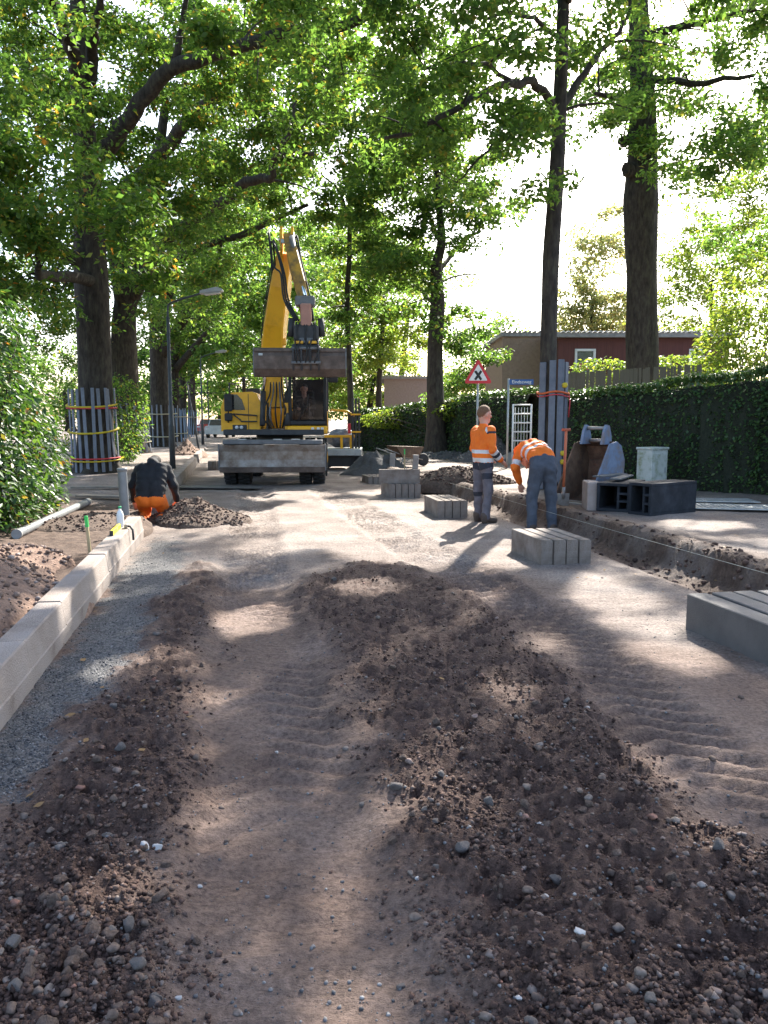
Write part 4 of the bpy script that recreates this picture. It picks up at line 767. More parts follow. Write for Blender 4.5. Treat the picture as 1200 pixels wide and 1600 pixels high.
# ------------------------------------------------------------------ kerb stones
KP = [(-.10, 0), (.10, 0), (.10, .118), (.093, .128), (.068, .288), (.058, .298), (-.092, .30), (-.10, .292)]
KM = M('kerb_concrete', (.255, .212, .183), (.15, .112, .09), 2.6, .9, .5, 90, c3=(.29, .248, .22))
kme = MB().prism(KP, 'y', -.496, .496).mesh('kerb_stone')
def kerb(label, u, s, z, yaw=0, group=None, me=kme, mat=KM):
    x, y = UV(u, s); o = obj('kerb_stone', me, mat); o.location = (x, y, z); o.rotation_euler = (0, 0, RYAW + yaw); tag(o, label, 'kerb stone', group); return o
n = 0
for k in range(8):
    s = 3.0 + k
    kerb(f'{ORD[n]} laid kerb stone of the left row, counted from the camera' if k else 'nearest laid kerb stone of the left row, cut by picture edge', -1.31, s + .3, -.01 + rng.normal(0, .003), rng.normal(0, .003), 'kerb stones laid along the left'); n += 1
for k in range(14):
    s = 14.1 + k * 1.0
    kerb(f'{ORD[k]} kerb stone beyond the kneeling worker along the left footway', -1.31, s, .0, rng.normal(0, .004), 'kerb stones laid along the left')
for k in range(6):
    kerb(f'{ORD[k]} kerb stone of the far run past the lamp post', -1.31, 29.5 + k, .02, rng.normal(0, .004), 'kerb stones laid along the left')
BP = [(0, 0), (.138, 0), (.138, .27), (.118, .285), (.006, .285), (0, .279)]
def stack(where, px, py, n, wd=.14, L=1.0, z0=None, hh=.285, yaw=0, mat=None, gap=.009):
    # px, py: near left lower corner in the photo
    x, y, _ = G(px, py); zb = min(gz(x + a, y + b) for a in (0, wd * n) for b in (.1, .8)) if z0 is None else z0
    k = wd / .142; me = MB().prism([(a * k, b * hh / .285) for a, b in BP], 'y', 0, L).mesh('kerb_block')
    words = {1: ['only'], 4: ['leftmost', 'second from left', 'third from left', 'rightmost'], 5: ['leftmost', 'second from left', 'middle', 'second from right', 'rightmost'], 6: ['leftmost', 'second from left', 'third from left', 'third from right', 'second from right', 'rightmost']}[n]
    r = RYAW + yaw
    for i in range(n):
        o = obj('kerb_block', me, mat or CONC); d = i * (wd + gap); j = rng.normal(0, .022)
        o.location = (x + d * math.cos(r) - j * math.sin(r), y + d * math.sin(r) + j * math.cos(r), zb); o.rotation_euler = (0, 0, r + rng.normal(0, .009))
        tag(o, f'{words[i]} grey concrete kerb block in the stack {where}', 'kerb block', 'kerb blocks waiting on the road')
    return x, y, zb
CONB = M('block_concrete', (.195, .158, .132), (.11, .083, .066), 4.5, .9, .6, 60, c3=(.25, .215, .19))
stack('at the right picture edge', 1204, 1044, 4, wd=.19, L=.95, mat=M('wet_concrete', (.12, .108, .10), (.085, .076, .07), 4, .75, .3, 120))
stack('in front of the bending worker', 845, 882, 4, wd=.138, L=.92, mat=CONB)
stack('left of the standing worker', 684, 809, 4, wd=.12, L=1.0, mat=CONB)
sx_, sy_, sz_ = stack('under the crosswise block', 609, 778, 5, wd=.122, L=.9, mat=CONB)
o = obj('kerb_block', MB().prism(BP, 'x', 0, .85).mesh('kerb_block'), CONB); o.location = (sx_ - .22, sy_ + .28, sz_ + .287); o.rotation_euler = (0, 0, .03); tag(o, 'single kerb block lying crosswise on top of a stack', 'kerb block', 'kerb blocks waiting on the road')
stack('nearest the sand heap', 576, 757, 4, wd=.11, L=.9, mat=CONB)
stack('left of the digger', 325, 735, 4, wd=.13, L=.6, mat=CONB)

# ------------------------------------------------------------------ pipes, stake, tools by the kerb
PVC = M('grey_pvc', (.22, .225, .225), (.16, .165, .165), 5, .4)
a, b = G(25, 826, .28), G(138, 783, .24)
def pipe(name, label, a, b, r):
    a, b = np.array(a), np.array(b); t = thing(name, label, 'pipe', tuple(a)); d = b - a; l = np.linalg.norm(d); e = d / l
    MB().tube([(0, 0, 0), d], r, 18, cap=False).build('tube', PVC, t); MB().tube([d * .0, d * .012], r * 1.12, 18).build('socket', M('pipe_end', (.3, .29, .28)), t)
    MB().tube([d * .94, d], r * 1.06, 18).build('rim', PVC, t)
pipe('drain_pipe', 'grey plastic drain pipe lying on soil by the laurel', (a[0], a[1], gz(a[0], a[1]) + .06), (b[0], b[1], gz(b[0], b[1]) + .06), .055)
x0, y0, _ = G(196, 812, .15); zp = gz(x0, y0); pipe('upright_pipe', 'grey plastic pipe standing upright behind the kneeling worker', (x0, y0, zp - .05), (x0 - .02, y0, zp + .74), .066)
x0, y0, _ = G(141, 862, .2); t = thing('marker_stake', 'thin wooden stake with green painted top behind the kerb', 'stake', (x0, y0, gz(x0, y0) - .03)); t.rotation_euler = (0, -.06, 0)
MB().box((0, 0, .17), (.03, .03, .34)).build('shaft', M('raw_wood', (.45, .36, .2), (.36, .28, .15), 9, .8), t); MB().box((0, 0, .40), (.032, .032, .12)).build('painted_tip', M('green_paint', (.05, .5, .10), (.04, .42, .08), 5, .5), t)
def on_kerb(s, du=0): x, y = UV(-1.33 + du, s); return x, y
x0, y0 = on_kerb(9.3, -.03); t = thing('spirit_level', 'yellow spirit level lying on the kerb near the worker', 'spirit level', (x0, y0, .292), RYAW); MB().box((0, 0, .03), (.035, .6, .06)).build('bar', M('level_yellow', (.75, .6, .03), (.65, .5, .03), 4, .4), t)
for yy in (-.31, .31): MB().box((0, yy, .03), (.038, .02, .062)).build('end_cap', BLACK, t)
MB().box((.018, 0, .035), (.006, .06, .03), bev=.001).build('vial', M('vial_green', (.5, .7, .2)), t)
x0, y0 = on_kerb(9.78, -.04); t = thing('plastic_bottle', 'white plastic bottle standing on the kerb behind the worker', 'bottle', (x0, y0, .292)); t.scale = (.75, .75, .75); MB().lathe([(.05, 0), (.056, .02), (.056, .2), (.04, .25), (.022, .27), (.022, .3)], (0, 0, 0), n=16).build('body', WHITE, t); MB().lathe([(.026, .3), (.026, .335)], (0, 0, 0), n=12).build('cap', M('cap_green', (.05, .35, .15)), t)
x0, y0 = on_kerb(9.55, .06); t = thing('hand_hammer', 'black hammer hooked over the edge of the kerb', 'hammer', (x0, y0, .30), RYAW); MB().tube([(0, .05, .02), (.04, .02, .02), (.075, -.03, -.02), (.085, -.08, -.13)], .013, 8).build('handle', BLACK, t); MB().box((-.01, .06, .025), (.035, .12, .04)).build('head', STEEL, t)
BRD = M('old_board', (.28, .24, .2), (.18, .15, .12), 5, .85, .4, 30)
for lab, px, py, l, yaw, z in [('grey board lying flat on the left footway behind the upright pipe', 175, 762, 1.6, .05, .2), ('dark board lying across the footway nearer the upright pipe', 165, 778, 1.1, -.25, .2)]:
    x0, y0, _ = G(px, py, z); o = MB().box((0, 0, .02), (l, .22, .04)).build('board', BRD, None, (x0, y0, gz(x0, y0) + .03), yaw); tag(o, lab, 'board')
x0, y0, _ = G(320, 762, .03); o = MB().box((0, 0, 0), (2.6, .55, .02), (0, .01, 0)).build('steel_plate', M('dark_plate', (.12, .11, .1), (.07, .065, .06), 4, .6), None, (x0, y0, gz(x0, y0) + .05), .06); tag(o, 'thin dark steel plate lying across the road left of the digger', 'plate')
x0, y0, _ = G(730, 747, .1); o = MB().box((0, 0, .02), (1.5, .5, .03)).build('board', BRD, None, (x0, y0, gz(x0, y0) + .06), .1); tag(o, 'flat board on the ground beyond the soil ridge', 'board')

# ------------------------------------------------------------------ right footway: bucket, boxes, cabinet, plates, shovel, string
def up(px, py, z=.2): x, y, _ = G(px, py, z); return x, y, gz(x, y)
x0, y0, z0 = up(925, 783); t = thing('digger_bucket', 'worn blue and rusty digger bucket standing on the footway before the hedge', 'digger bucket', (x0 + .02, y0, z0), -.85)
BLUEM = M('worn_blue', (.17, .22, .31), (.2, .15, .12), 4, .6, .2, 40, .2, c3=(.24, .29, .38)); RUST = M('rusty_steel', (.14, .085, .055), (.07, .045, .035), 5, .75, .4, 40, .2, c3=(.22, .14, .09))
prof = [(-.1, .98), (-.68, .02), (-.55, 0), (-.05, .0), (.2, .1), (.34, .35), (.36, .7), (.24, .95), (.1, 1.02)]; wb = .66
for sx in (-1, 1): MB().prism(prof, 'x', sx * wb / 2, sx * (wb / 2 + .03)).build('side_plate', RUST if sx < 0 else BLUEM, t)
shell = prof[1:]; sh = MB()
for (p, q), (p2, q2) in zip(shell[:-1], shell[1:]):
    dx, dz = p2 - p, q2 - q; l = math.hypot(dx, dz); sh.prism([(p, q), (p2, q2), (p2 + dz / l * -.025, q2 + dx / l * .025), (p + dz / l * -.025, q + dx / l * .025)], 'x', -wb / 2 + .001, wb / 2 - .001)
sh.build('shell', RUST, t); MB().box((0, -.66, .02), (wb + .1, .2, .03), (.1, 0, 0)).build('cutting_edge', STEEL, t)
for sx in (-.2, .2): MB().prism([(-.12, .97), (.16, .97), (.14, 1.12), (.08, 1.28), (.0, 1.3), (-.06, 1.2)], 'x', sx - .025, sx + .025).build('hanger', BLUEM, t)
MB().tube([(-.22, .03, 1.24), (.22, .03, 1.24)], .03, 12).build('pin', STEEL, t); MB().tube([(-.22, .1, 1.03), (.22, .1, 1.03)], .03, 12).build('pin', STEEL, t)
def hollow(label, px, py, w_, L, h, yaw, mat, zoff=0):
    x0, y0, z0 = up(px, py); t = thing('duct_block', label, 'hollow block', (x0, y0, z0 + zoff), yaw); q = .045
    sh = MB().box((0, L / 2, q / 2), (w_, L, q)).box((0, L / 2, h - q / 2), (w_, L, q)).box((-w_ / 2 + q / 2, L / 2, h / 2), (q, L - .004, h - 2 * q)).box((w_ / 2 - q / 2, L / 2, h / 2), (q, L - .004, h - 2 * q)); sh.build('shell', mat, t)
    xd = w_ * .14; MB().box((xd, L / 2, h / 2), (.035, L - .03, h - 2 * q)).build('divider', mat, t)
    for k in (1, 2): MB().box(((xd + .0175 + w_ / 2 - q) / 2, L / 2, q + (h - 2 * q) * k / 3), (w_ / 2 - q - xd - .0175, L - .03, .035)).build('shelf', mat, t)
    MB().box((0, L - .1, h / 2), (w_ - 2 * q, .03, h - 2 * q), bev=0).build('back', mat, t)
DKB = M('dark_box', (.022, .025, .031), (.013, .015, .018), 4, .75, .2, 40, c3=(.04, .044, .053), spec=.2)
hollow('right-hand dark hollow block with open end, on the footway', 998, 806, .40, 1.05, .47, -1.0, DKB)
hollow('left-hand hollow block with pinkish concrete side, on the footway', 957, 801, .50, .95, .43, -.55, DKB)
x0, y0, z0 = up(931, 799); o = MB().box((0, .3, .22), (.2, .52, .44)).build('concrete_block', M('pink_concrete', (.36, .29, .26), (.29, .23, .2), 5, .85, .2, 90), None, (x0 - .03, y0, z0 - .01), -.1); tag(o, 'plain pinkish concrete block left of the dark hollow blocks', 'concrete block')
x0, y0, z0 = up(975, 795)
for k, (lab, dx, dy, l, yw, zz_) in enumerate([('long dark slat lying on top of the hollow blocks, front one', .0, .15, 1.0, -.5, .45), ('dark slat on top of the hollow blocks, rear one', -.1, .45, .9, -.75, .46)]):
    o = MB().box((0, 0, .012), (.16, l, .024)).build('slat_board', M('dark_slat', (.12, .12, .12)), None, (x0 + dx, y0 + dy, z0 + zz_ + .02), yw); tag(o, lab, 'slat')
x0, y0, z0 = up(1017, 768); t = thing('utility_cabinet', 'pale grey utility cabinet with green algae stains before the hedge', 'cabinet', (x0, y0, z0 - .03), .62)
CAB = M('cabinet_paint', (.46, .48, .43), (.22, .25, .13), 7, .6, .1, 30, c3=(.55, .56, .52))
MB().box((0, 0, .42), (.50, .34, .84), bev=.008).build('body', CAB, t); MB().box((0, 0, .865), (.54, .38, .05), bev=.012).build('lid', CAB, t)
d = MB().box((0, -.178, .42), (.42, .014, .72), bev=.004).build('door', CAB, t); MB().box((.15, -.19, .45), (.02, .012, .1)).build('lock', GREYP, d); MB().box((0, 0, .03), (.46, .3, .1)).build('plinth', GREYP, t)
for lab, px, py, l, w_, yaw in [('checkered steel plate on the footway by the hedge, nearer one', 1165, 797, 1.6, .75, -.2), ('steel plate on the footway by the hedge, farther one', 1110, 786, 1.4, .6, -.1)]:
    x0, y0, z0 = up(px, py); t = thing('steel_plate', lab, 'plate', (x0, y0, z0 + .035), yaw); MB().box((0, 0, 0), (l, w_, .014)).build('sheet', GALV, t); tr = MB()
    for i in range(int(l / .07)):
        for j in range(int(w_ / .07)): tr.box((-l / 2 + .04 + i * .07, -w_ / 2 + .04 + j * .07, .009), (.04, .012, .004), (0, 0, .78 * (1 if (i + j) % 2 else -1)), bev=0)
    tr.build('tread_pattern', GALV, t)['kind'] = 'stuff'
x0, y0, z0 = up(879, 802, .1); t = thing('shovel', 'shovel with orange shaft standing upright in the trench edge', 'shovel', (x0, y0, z0), .3); t.rotation_euler = (0, .02, .3)
MB().tube([(0, 0, .18), (0, 0, 1.2)], .022, 10).build('shaft', M('orange_shaft', (.48, .14, .06), (.4, .11, .05), 6, .6), t); MB().tube([(-.07, 0, 1.21), (.07, 0, 1.21)], .024, 10).build('grip', M('grip_red', (.4, .1, .05)), t)
MB().prism([(-.11, .2), (.11, .2), (.1, -.08), (0, -.16), (-.1, -.08)], 'y', -.006, .006).build('blade', STEEL, t); MB().lathe([(.03, .12), (.026, .3)], (0, 0, 0), n=10).build('socket', STEEL, t)
a, b = UV(4.55, 20), UV(4.62, 3.2); t = thing('string_line', 'taut white string line along the dug edge of the right footway', 'string', (*b, 0)); pts = [(a[0] + (b[0] - a[0]) * k - b[0], a[1] + (b[1] - a[1]) * k - b[1], .26 - .03 * math.sin(math.pi * k)) for k in np.linspace(0, 1, 12)]
MB().tube(pts, .0024, 5).build('cord', M('cord_white', (.5, .48, .4)), t)
for q in (a, b): MB().tube([(q[0] - b[0], q[1] - b[1], -.1), (q[0] - b[0], q[1] - b[1], .34)], .008, 6).build('pin', STEEL, t)
# slabs on the far rubble heap, wheelbarrow and short posts behind the stacks
for lab, px, py, z, l, w_, rot in [('large broken paving slab leaning on the grey heap by the signs', 778, 715, .35, 1.15, .9, (.5, .35, -.3)), ('flat paving slab on top of the grey heap behind the standing worker', 762, 697, .55, .9, .6, (.1, .25, .2)), ('pale paving slab lying at the foot of the name sign', 800, 718, .3, .8, .6, (.55, -.3, .5))]:
    x0, y0, _ = G(px, py, z); o = MB().box((0, 0, 0), (l, w_, .07)).build('paving_slab', CONC, None, (x0, y0, z)); o.rotation_euler = rot; tag(o, lab, 'paving slab')
x0, y0, _ = G(634, 740); t = thing('wheelbarrow', 'rusty wheelbarrow parked behind the crosswise block', 'wheelbarrow', (x0, y0, gz(x0, y0)), .5)
MB().prism([(-.5, .62), (.45, .58), (.28, .3), (-.25, .28)], 'y', -.3, .3).build('tray', RUST, t)
for sy in (-1, 1): MB().tube([(.55, sy * .05, .2), (0, sy * .2, .28), (-.85, sy * .26, .55)], .018, 8).build('handle', STEEL, t); MB().tube([(-.2, sy * .2, .3), (-.3, sy * .22, 0)], .016, 8).build('leg', STEEL, t)
MB().lathe([(.05, -.04), (.16, -.045), (.19, -.02), (.19, .02), (.16, .045), (.05, .04)], (.6, 0, .19), axis='y', n=20).build('wheel', BLACK, t)
for lab, px, py in [('short concrete post standing behind the crosswise block', 613, 742), ('short concrete post right of the wheelbarrow', 649, 744)]:
    x0, y0, _ = G(px, py); o = MB().box((0, 0, .2), (.16, .16, .42), (0, .06, 0)).build('concrete_post', CONC, None, (x0, y0 - .1, gz(x0, y0) - .02)); tag(o, lab, 'post')
x0, y0, _ = G(632, 752); t = thing('marker_stake', 'thin green-topped stake behind the crosswise block', 'stake', (x0, y0, gz(x0, y0))); MB().box((0, 0, .22), (.03, .03, .44)).build('shaft', MATS['raw_wood'], t); MB().box((0, 0, .50), (.032, .032, .14)).build('painted_tip', MATS['green_paint'], t)
# far end of the street
def car(label, px, Y, col, s=1):
    x0 = X_(px, Y); t = thing('parked_car', label, 'car', (x0, Y, gz(x0, Y))); m = M('car_' + col, {'white': (.7, .7, .7), 'red': (.5, .05, .04)}[col], None, 2, .25)
    MB().prism([(-.88, .3), (.88, .3), (.9, .75), (.82, .95), (-.82, .95), (-.9, .75)], 'y', 0, 4.2).build('body', m, t); MB().prism([(-.8, .952), (.8, .952), (.62, 1.5), (-.62, 1.5)], 'y', .9, 3.6).build('cabin', m, t)
    MB().prism([(-.7, 1.0), (.7, 1.0), (.56, 1.44), (-.56, 1.44)], 'y', .88, .898).build('windscreen', MATS['dark_pane'], t)
    for sx in (-1, 1):
        MB().box((sx * .66, -.01, .72), (.3, .03, .14)).build('headlight', M('lamp_clear', (.8, .8, .8)), t)
        for yy in (.75, 3.4): MB().lathe([(.2, -.1), (.32, -.1), (.33, 0), (.32, .1), (.2, .1)], (sx * .78, yy, .33), axis='x', n=18).build('wheel', BLACK, t)
car('small white van far down the street left of the digger', 338, 62, 'white'); car('small red car far down the street under the trees', 322, 80, 'red')
# ------------------------------------------------------------------ people: one continuous skin each, from blended limbs
def surface_net(D, org, h):
    s = D < 0; nx, ny, nz = D.shape
    c = np.zeros((nx - 1, ny - 1, nz - 1), int)
    for dx in (0, 1):
        for dy in (0, 1):
            for dz in (0, 1): c += s[dx:nx - 1 + dx, dy:ny - 1 + dy, dz:nz - 1 + dz]
    act = (c > 0) & (c < 8); idx = -np.ones(act.shape, int); I = np.argwhere(act); idx[act] = np.arange(len(I))
    acc = np.zeros((len(I), 3)); cnt = np.zeros(len(I))
    cor = [(a, b, d) for a in (0, 1) for b in (0, 1) for d in (0, 1)]
    for p in cor:
        for ax in range(3):
            if p[ax]: continue
            q = list(p); q[ax] = 1; a = D[I[:, 0] + p[0], I[:, 1] + p[1], I[:, 2] + p[2]]; b = D[I[:, 0] + q[0], I[:, 1] + q[1], I[:, 2] + q[2]]
            m = (a < 0) != (b < 0); t = np.where(m, a / (a - b + 1e-12), 0); pt = np.tile(np.array(p, float), (len(I), 1)); pt[:, ax] += t
            acc[m] += pt[m]; cnt[m] += 1
    V = (I + acc / cnt[:, None]) * h + org; F = []
    for ax in range(3):
        o1, o2 = (ax + 1) % 3, (ax + 2) % 3
        sl = [slice(1, -1)] * 3; sl[ax] = slice(0, -1); sh = [slice(1, -1)] * 3; sh[ax] = slice(1, None)
        a = s[tuple(sl)]; b = s[tuple(sh)]; J = np.argwhere(a != b)
        if not len(J): continue
        off = np.ones(3, int); off[ax] = 0; J = J + off; fl = s[J[:, 0], J[:, 1], J[:, 2]]
        def cell(d1, d2): K = J.copy(); K[:, o1] -= d1; K[:, o2] -= d2; return idx[K[:, 0], K[:, 1], K[:, 2]]
        q = np.stack([cell(1, 1), cell(0, 1), cell(0, 0), cell(1, 0)], 1); q[~fl] = q[~fl][:, ::-1]; F.append(q)
    return V, np.concatenate(F)
CLO = lambda n, c1, c2=None, **k: M(n, c1, c2, 9, .85, 1.0, 9, **k)
PM = {'orange': CLO('hivis_orange', (.80, .17, .015), (.70, .13, .012)), 'silver': M('reflective_tape', (.62, .63, .62), (.5, .5, .5), 12, .4), 'black': CLO('black_cloth', (.015, .015, .018), (.009, .009, .011)), 'grey': CLO('grey_workwear', (.13, .115, .13), (.09, .08, .09)), 'blue': CLO('slate_workwear', (.07, .078, .098), (.045, .05, .065)),
      'skin': M('skin', (.52, .28, .20), (.44, .22, .16), 10, .55), 'hair': M('fair_hair', (.19, .095, .05), (.12, .06, .03), 60, .8, .8, 90), 'dhair': M('dark_hair', (.04, .028, .02), (.02, .015, .01), 60, .8, .8, 90), 'boot': M('work_boot', (.09, .06, .045), (.05, .035, .028), 12, .75), 'eye': M('eye_dark', (.03, .025, .02)), 'navy': CLO('navy_panel', (.03, .032, .045), (.02, .022, .03)), 'lip': M('lip', (.4, .17, .14))}
PK = list(PM)
def body(prims, h=.0115, name='body', blend=.028, planes=None):
    # prim: (a, b, ra, rb, label, bands[(t0, t1, label)])
    A = np.array([p[0] for p in prims], float); B = np.array([p[1] for p in prims], float); ra = np.array([p[2] for p in prims]); rb = np.array([p[3] for p in prims])
    r = np.maximum(ra, rb)[:, None]; lo = np.minimum(A - r, B - r).min(0) - .05; hi = np.maximum(A + r, B + r).max(0) + .05
    n = np.ceil((hi - lo) / h).astype(int) + 1; D = np.full(n, 1.0, np.float32); DS = np.full(n, 1.0, np.float32)
    ax = [lo[i] + h * np.arange(n[i]) for i in range(3)]
    for i in range(len(prims)):
        pl = np.minimum(A[i], B[i]) - r[i] - .09; ph = np.maximum(A[i], B[i]) + r[i] + .09
        sl = [slice(max(0, int((pl[k] - lo[k]) / h)), int((ph[k] - lo[k]) / h) + 2) for k in range(3)]
        g_ = np.meshgrid(*[ax[k][sl[k]] for k in range(3)], indexing='ij'); d = B[i] - A[i]; l2 = d @ d + 1e-9
        t = np.clip(sum((g_[k] - A[i][k]) * d[k] for k in range(3)) / l2, 0, 1)
        q = np.sqrt(sum((g_[k] - A[i][k] - t * d[k]) ** 2 for k in range(3))) - (ra[i] + t * (rb[i] - ra[i]))
        if prims[i][4] in ('skin', 'hair', 'dhair', 'eye', 'lip', 'boot'): DS[tuple(sl)] = np.minimum(DS[tuple(sl)], q)
        kb = min(blend, .8 * min(ra[i], rb[i])); o = D[tuple(sl)]; hh = np.maximum(kb - np.abs(o - q), 0) / kb; D[tuple(sl)] = np.minimum(o, q) - hh * hh * kb * .25
    gx_, gy_, gz_ = np.meshgrid(*ax, indexing='ij', sparse=True); fold = np.sin(21 * gx_ + 9 * gz_ + 2.5 * np.sin(13 * gy_ + 9 * gz_)) * np.sin(24 * gz_ + 8 * gy_ + 2.2 * np.sin(11 * gx_ + 5 * gz_))
    D = D + .0085 * fold * np.clip((DS - D - .01) / .03, 0, 1)      # folds in the cloth only
    V, F = surface_net(D, lo, h); ce = V[F].mean(1); best = np.full(len(ce), 1e9); lab = np.zeros(len(ce), int); tor = np.zeros(len(ce), bool)
    for i, p in enumerate(prims):
        d = B[i] - A[i]; tr = ((ce - A[i]) @ d) / (d @ d + 1e-9); t = np.clip(tr, 0, 1); q = np.linalg.norm(ce - A[i] - t[:, None] * d, axis=1) - (ra[i] + t * (rb[i] - ra[i])); m = q < best; best[m] = q[m]
        lb_ = np.full(len(ce), PK.index(p[4]))
        for t0, t1, nm in (p[5] if len(p) > 5 else []): lb_[(tr >= t0) & (tr < t1)] = PK.index(nm)
        lab[m] = lb_[m]; tor[m] = len(p) > 6
    if planes:                               # bands run level round the whole torso
        o_, d_, bs = planes; tt = (ce - np.array(o_)) @ np.array(d_)
        for t0, t1, nm in bs: lab[tor & (tt >= t0) & (tt < t1)] = PK.index(nm)
    used = sorted(set(lab)); me = mesh_np(name, V, F, True, [used.index(x) for x in lab])
    for u in used: me.materials.append(PM[PK[u]])
    return me
def head(c, f, r, up_, hair, turn=0, s=1):
    c, f, r, u = [np.array(v, float) for v in (c, f, r, up_)]; ca, sa = math.cos(turn), math.sin(turn); f, r = f * ca + r * sa, r * ca - f * sa
    P_ = lambda a, b, d: tuple(c + s * (f * a + r * b + u * d))
    L_ = [(P_(-.015, 0, .045), P_(-.01, 0, .03), .088 * s, .09 * s, 'skin'), (P_(.03, 0, .02), P_(.045, 0, -.075), .072 * s, .046 * s, 'skin'), (P_(.085, 0, .015), P_(.112, 0, -.022), .012 * s, .018 * s, 'skin'),
          (P_(.075, -.03, .03), P_(.075, .03, .03), .02 * s, .02 * s, 'skin'), (P_(.083, -.022, -.06), P_(.083, .022, -.06), .011 * s, .011 * s, 'lip'), (P_(.075, 0, -.095), P_(.07, 0, -.1), .022 * s, .022 * s, 'skin'),
          (P_(-.02, 0, .062), P_(-.03, 0, .045), .091 * s, .09 * s, hair), (P_(.035, 0, .09), P_(.0, 0, .095), .045 * s, .055 * s, hair), (P_(-.06, 0, .01), P_(-.055, 0, -.01), .055 * s, .045 * s, hair), (P_(-.03, 0, -.05), P_(-.02, 0, -.1), .062 * s, .056 * s, 'skin')]
    for q in (-1, 1): L_ += [(P_(.082, q * .032, .012), P_(.084, q * .032, .012), .011 * s, .011 * s, 'eye'), (P_(-.005, q * .086, .02), P_(-.012, q * .09, -.025), .016 * s, .012 * s, 'skin')]
    return L_
def hand(w_, d, side, n, s=1, col='skin'):
    w_, d, sd_, n = [np.array(v, float) for v in (w_, d, side, n)]; o = []
    o.append((w_, w_ + d * .05, .026, .03, col)); o.append((w_ + d * .04 - sd_ * .022, w_ + d * .08 - sd_ * .024, .02, .018, col)); o.append((w_ + d * .04 + sd_ * .022, w_ + d * .08 + sd_ * .024, .02, .018, col))
    for k, l in zip((-1.5, -.5, .5, 1.5), (.062, .075, .08, .068)):
        b = w_ + d * .09 + sd_ * k * .02; m = b + d * l * .55 + n * .012; o += [(b, m, .0105, .010, col), (m, m + d * l * .3 + n * l * .45, .010, .009, col)]
    b = w_ + d * .03 + sd_ * .032; m = b + d * .035 + sd_ * .022; o += [(b, m, .013, .012, col), (m, m + d * .032 + n * .015, .012, .010, col)]
    return o
def vec(*a): return np.array(a, float)
def person(label, loc, prims, yaw=0, **k):
    o = obj('person', body(prims, **k), []); o.location = loc; o.rotation_euler = (0, 0, yaw); return tag(o, label, 'person')
# --- standing worker, back to the camera, looking right
f = vec(.86, .51, 0); r = vec(.51, -.86, 0); u = vec(0, 0, 1)
W = lambda a, b, z: tuple(f * a + r * b + u * z)
band = [(.12, .25, 'silver'), (.43, .56, 'silver'), (-.5, -.0, 'navy')]
sp_ = []
for q in (-1, 1):
    hip, kn, an = (0, q * .095, .92), (.03 if q > 0 else .0, q * .11, .5), (-.02 if q > 0 else .02, q * .12, .11)
    sp_ += [(W(*hip), W(*kn), .098, .075, 'grey', [(.30, .52, 'navy')] if q > 0 else []), (W(*kn), W(*an), .074, .064, 'grey', [(-.1, .2, 'navy')] if q < 0 else []), (W(an[0], an[1], .07), W(an[0] + .17, an[1] + .015 * q, .045), .05, .042, 'boot'), (W(an[0] - .03, an[1], .12), W(an[0] - .03, an[1], .045), .058, .05, 'boot')]
    sp_ += [(W(0, q * .085, .90), W(-.01, q * .10, 1.38), .108, .112, 'orange', [], 1)]
    sp_ += [(W(-.01, q * .12, 1.40), W(0, q * .17, 1.44), .085, .078, 'orange', [(.6, 1.2, 'silver')] if q > 0 else [])]
sp_ += [(W(-.05, 0, 1.05), W(-.04, 0, 1.4), .10, .10, 'orange', [], 1), (W(.02, 0, .93), W(.02, 0, .99), .10, .11, 'grey'), (W(0, 0, 1.45), W(.02, 0, 1.56), .062, .056, 'skin'), (W(-.01, 0, 1.44), W(0, 0, 1.5), .085, .07, 'orange')]
sp_ += [(W(0, .20, 1.43), W(-.02, .265, 1.15), .072, .06, 'orange', [(.02, .14, 'navy')]), (W(-.02, .265, 1.15), W(.17, .21, 1.0), .06, .05, 'orange', [(.05, .3, 'silver'), (.3, .55, 'navy'), (.55, .8, 'silver')]), (W(.17, .21, 1.0), W(.2, .2, .985), .034, .03, 'skin')]
sp_ += [(W(0, -.20, 1.43), W(.02, -.265, 1.15), .072, .06, 'orange'), (W(.02, -.265, 1.15), W(.2, -.2, 1.02), .06, .05, 'orange', [(.2, .5, 'silver')]), (W(.2, -.2, 1.02), W(.23, -.18, 1.0), .034, .03, 'skin')]
sp_ += hand(W(.21, .19, .98), f * .8 - u * .6, -r, -r * .6 - u * .4) + hand(W(.24, -.17, 1.0), f * .8 - u * .5, r, r * .6)
sp_ += head(W(.02, 0, 1.68), f, r, u, 'hair', turn=.15)
x0, y0, _ = G(753, 815); person('worker in orange hi-vis jacket and grey trousers standing and looking right', (x0, y0, gz(x0, y0) - .005), sp_, planes=((0, 0, 0), (0, 0, 1), [(0, .95, 'navy'), (.96, 1.02, 'silver'), (1.09, 1.15, 'silver')]))
